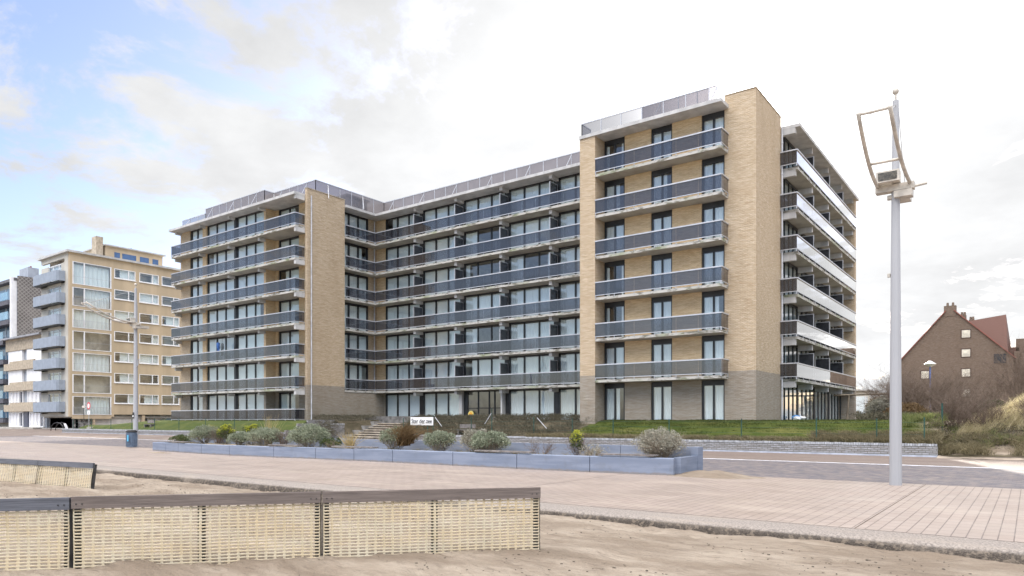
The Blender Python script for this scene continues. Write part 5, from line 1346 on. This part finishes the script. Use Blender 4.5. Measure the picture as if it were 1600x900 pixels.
# side wing with steep tiled roof and dormer
wg = MB(); wg.box(Wd+.01, 4, -.6, Wd+3.2, 16, 11.5); wg.build('side_wing', M['housebrick'], GH)
wg = MB(); wg.box(Wd*.6, 6, 11, Wd+.6, 14, 12.2); wg.add([(Wd*.53, 6, 16.3), (Wd*.93, 6, 17.0), (Wd*.95, 3.0, 11.2), (Wd*.6, 3.0, 13.0)], [(0, 1, 2, 3)]); wg.add([(Wd*.93, 6, 17.0), (Wd*.98, 12, 11.0), (Wd*.95, 3.0, 11.2)], [(0, 1, 2)]); wg.build('tiled_wing_roof', M['tiles'], GH)
MB().box(Wd+.2, 6, 6, Wd+3.0, 14, 13.4).build('flat_roofed_wing', M['housebrick'], GH)
wg = MB(); wg.box(Wd*.88, -.02, 8.8, Wd+.02, .0, 10.2) if False else wg.box(Wd-2.2, -.05, 9.6, Wd-.8, -.005, 10.9); wg.build('dark_opening', M['black'], GH)
# blue pole lamp in front of the house
bl = empty('street_lamp', (-4.0, 92, .6)); 
bl.location = (-5.96, 60.0, .55); tag(bl, 'small white street lamp on a blue pole seen against the gable house', 'street lamp')
MB().tube([(0, 0, 0), (0, 0, 5.2)], .05, 8).build('pole', M['bluepole'], bl)
MB().tube([(0, 0, 5.15), (0, 0, 5.35), (0, 0, 5.6)], [.10, .42, .06], 14).build('lamp_head', M['signwhite'], bl)
# far houses between the side facade and the lamp post
h1 = empty('glazed_house', (-19.6, 96, .5)); tag(h1, 'low pale glazed house beyond the lawn beside the side facade', 'house')
MB().box(-5, 0, 0, 3.6, 6, 4.9).build('wall', M['tanlight'], h1)
g_ = MB().box(-4.6, -.03, 1.2, 3.4, -.005, 4.2).build('window', simple('pale_reflecting_glass', (.55, .62, .66), .15, .15, .6), h1)
fm = MB()
for j in range(6): fm.box(-4.6+1.55*j, -.07, 1.2, -4.5+1.55*j, -.035, 4.2)
fm.build('window_post', M['whitepaint'], h1); MB().box(-5.2, -.3, 4.9, 3.8, 6.2, 5.05).build('roof', M['white'], h1)
h2 = empty('dark_roofed_house', (-19.2, 112, .4)); tag(h2, 'small house with a dark pitched roof behind the glazed one', 'house')
MB().box(-4, 0, 0, 2.0, 8, 3.8).build('wall', M['tanlight'], h2)
MB().poly_prism([(-4.3, -.3, 3.8), (2.4, -.3, 3.8), (0.1, -.3, 5.6), (-1.6, -.3, 5.9)], (0, 8.6, 0)).build('roof', simple('dark_tiled_roof', (.13, .10, .09), .8, .2, 3), h2)
pf = empty('timber_play_frame', (-10.8, 62, 1.7)); tag(pf, 'simple timber frame of posts and a crossbar at the back of the lawn', 'timber frame')
for x in (-1.2, 1.4): MB().tube([(x, 0, 0), (x*.85, 0, 2.1)], .07, 8).build('post', M['roughwood'], pf)
MB().tube([(-2.2, 0, 2.1), (2.6, 0, 2.15)], .07, 8).build('crossbar', M['roughwood'], pf)
print('windows', nwin, 'objects', len(bpy.data.objects))
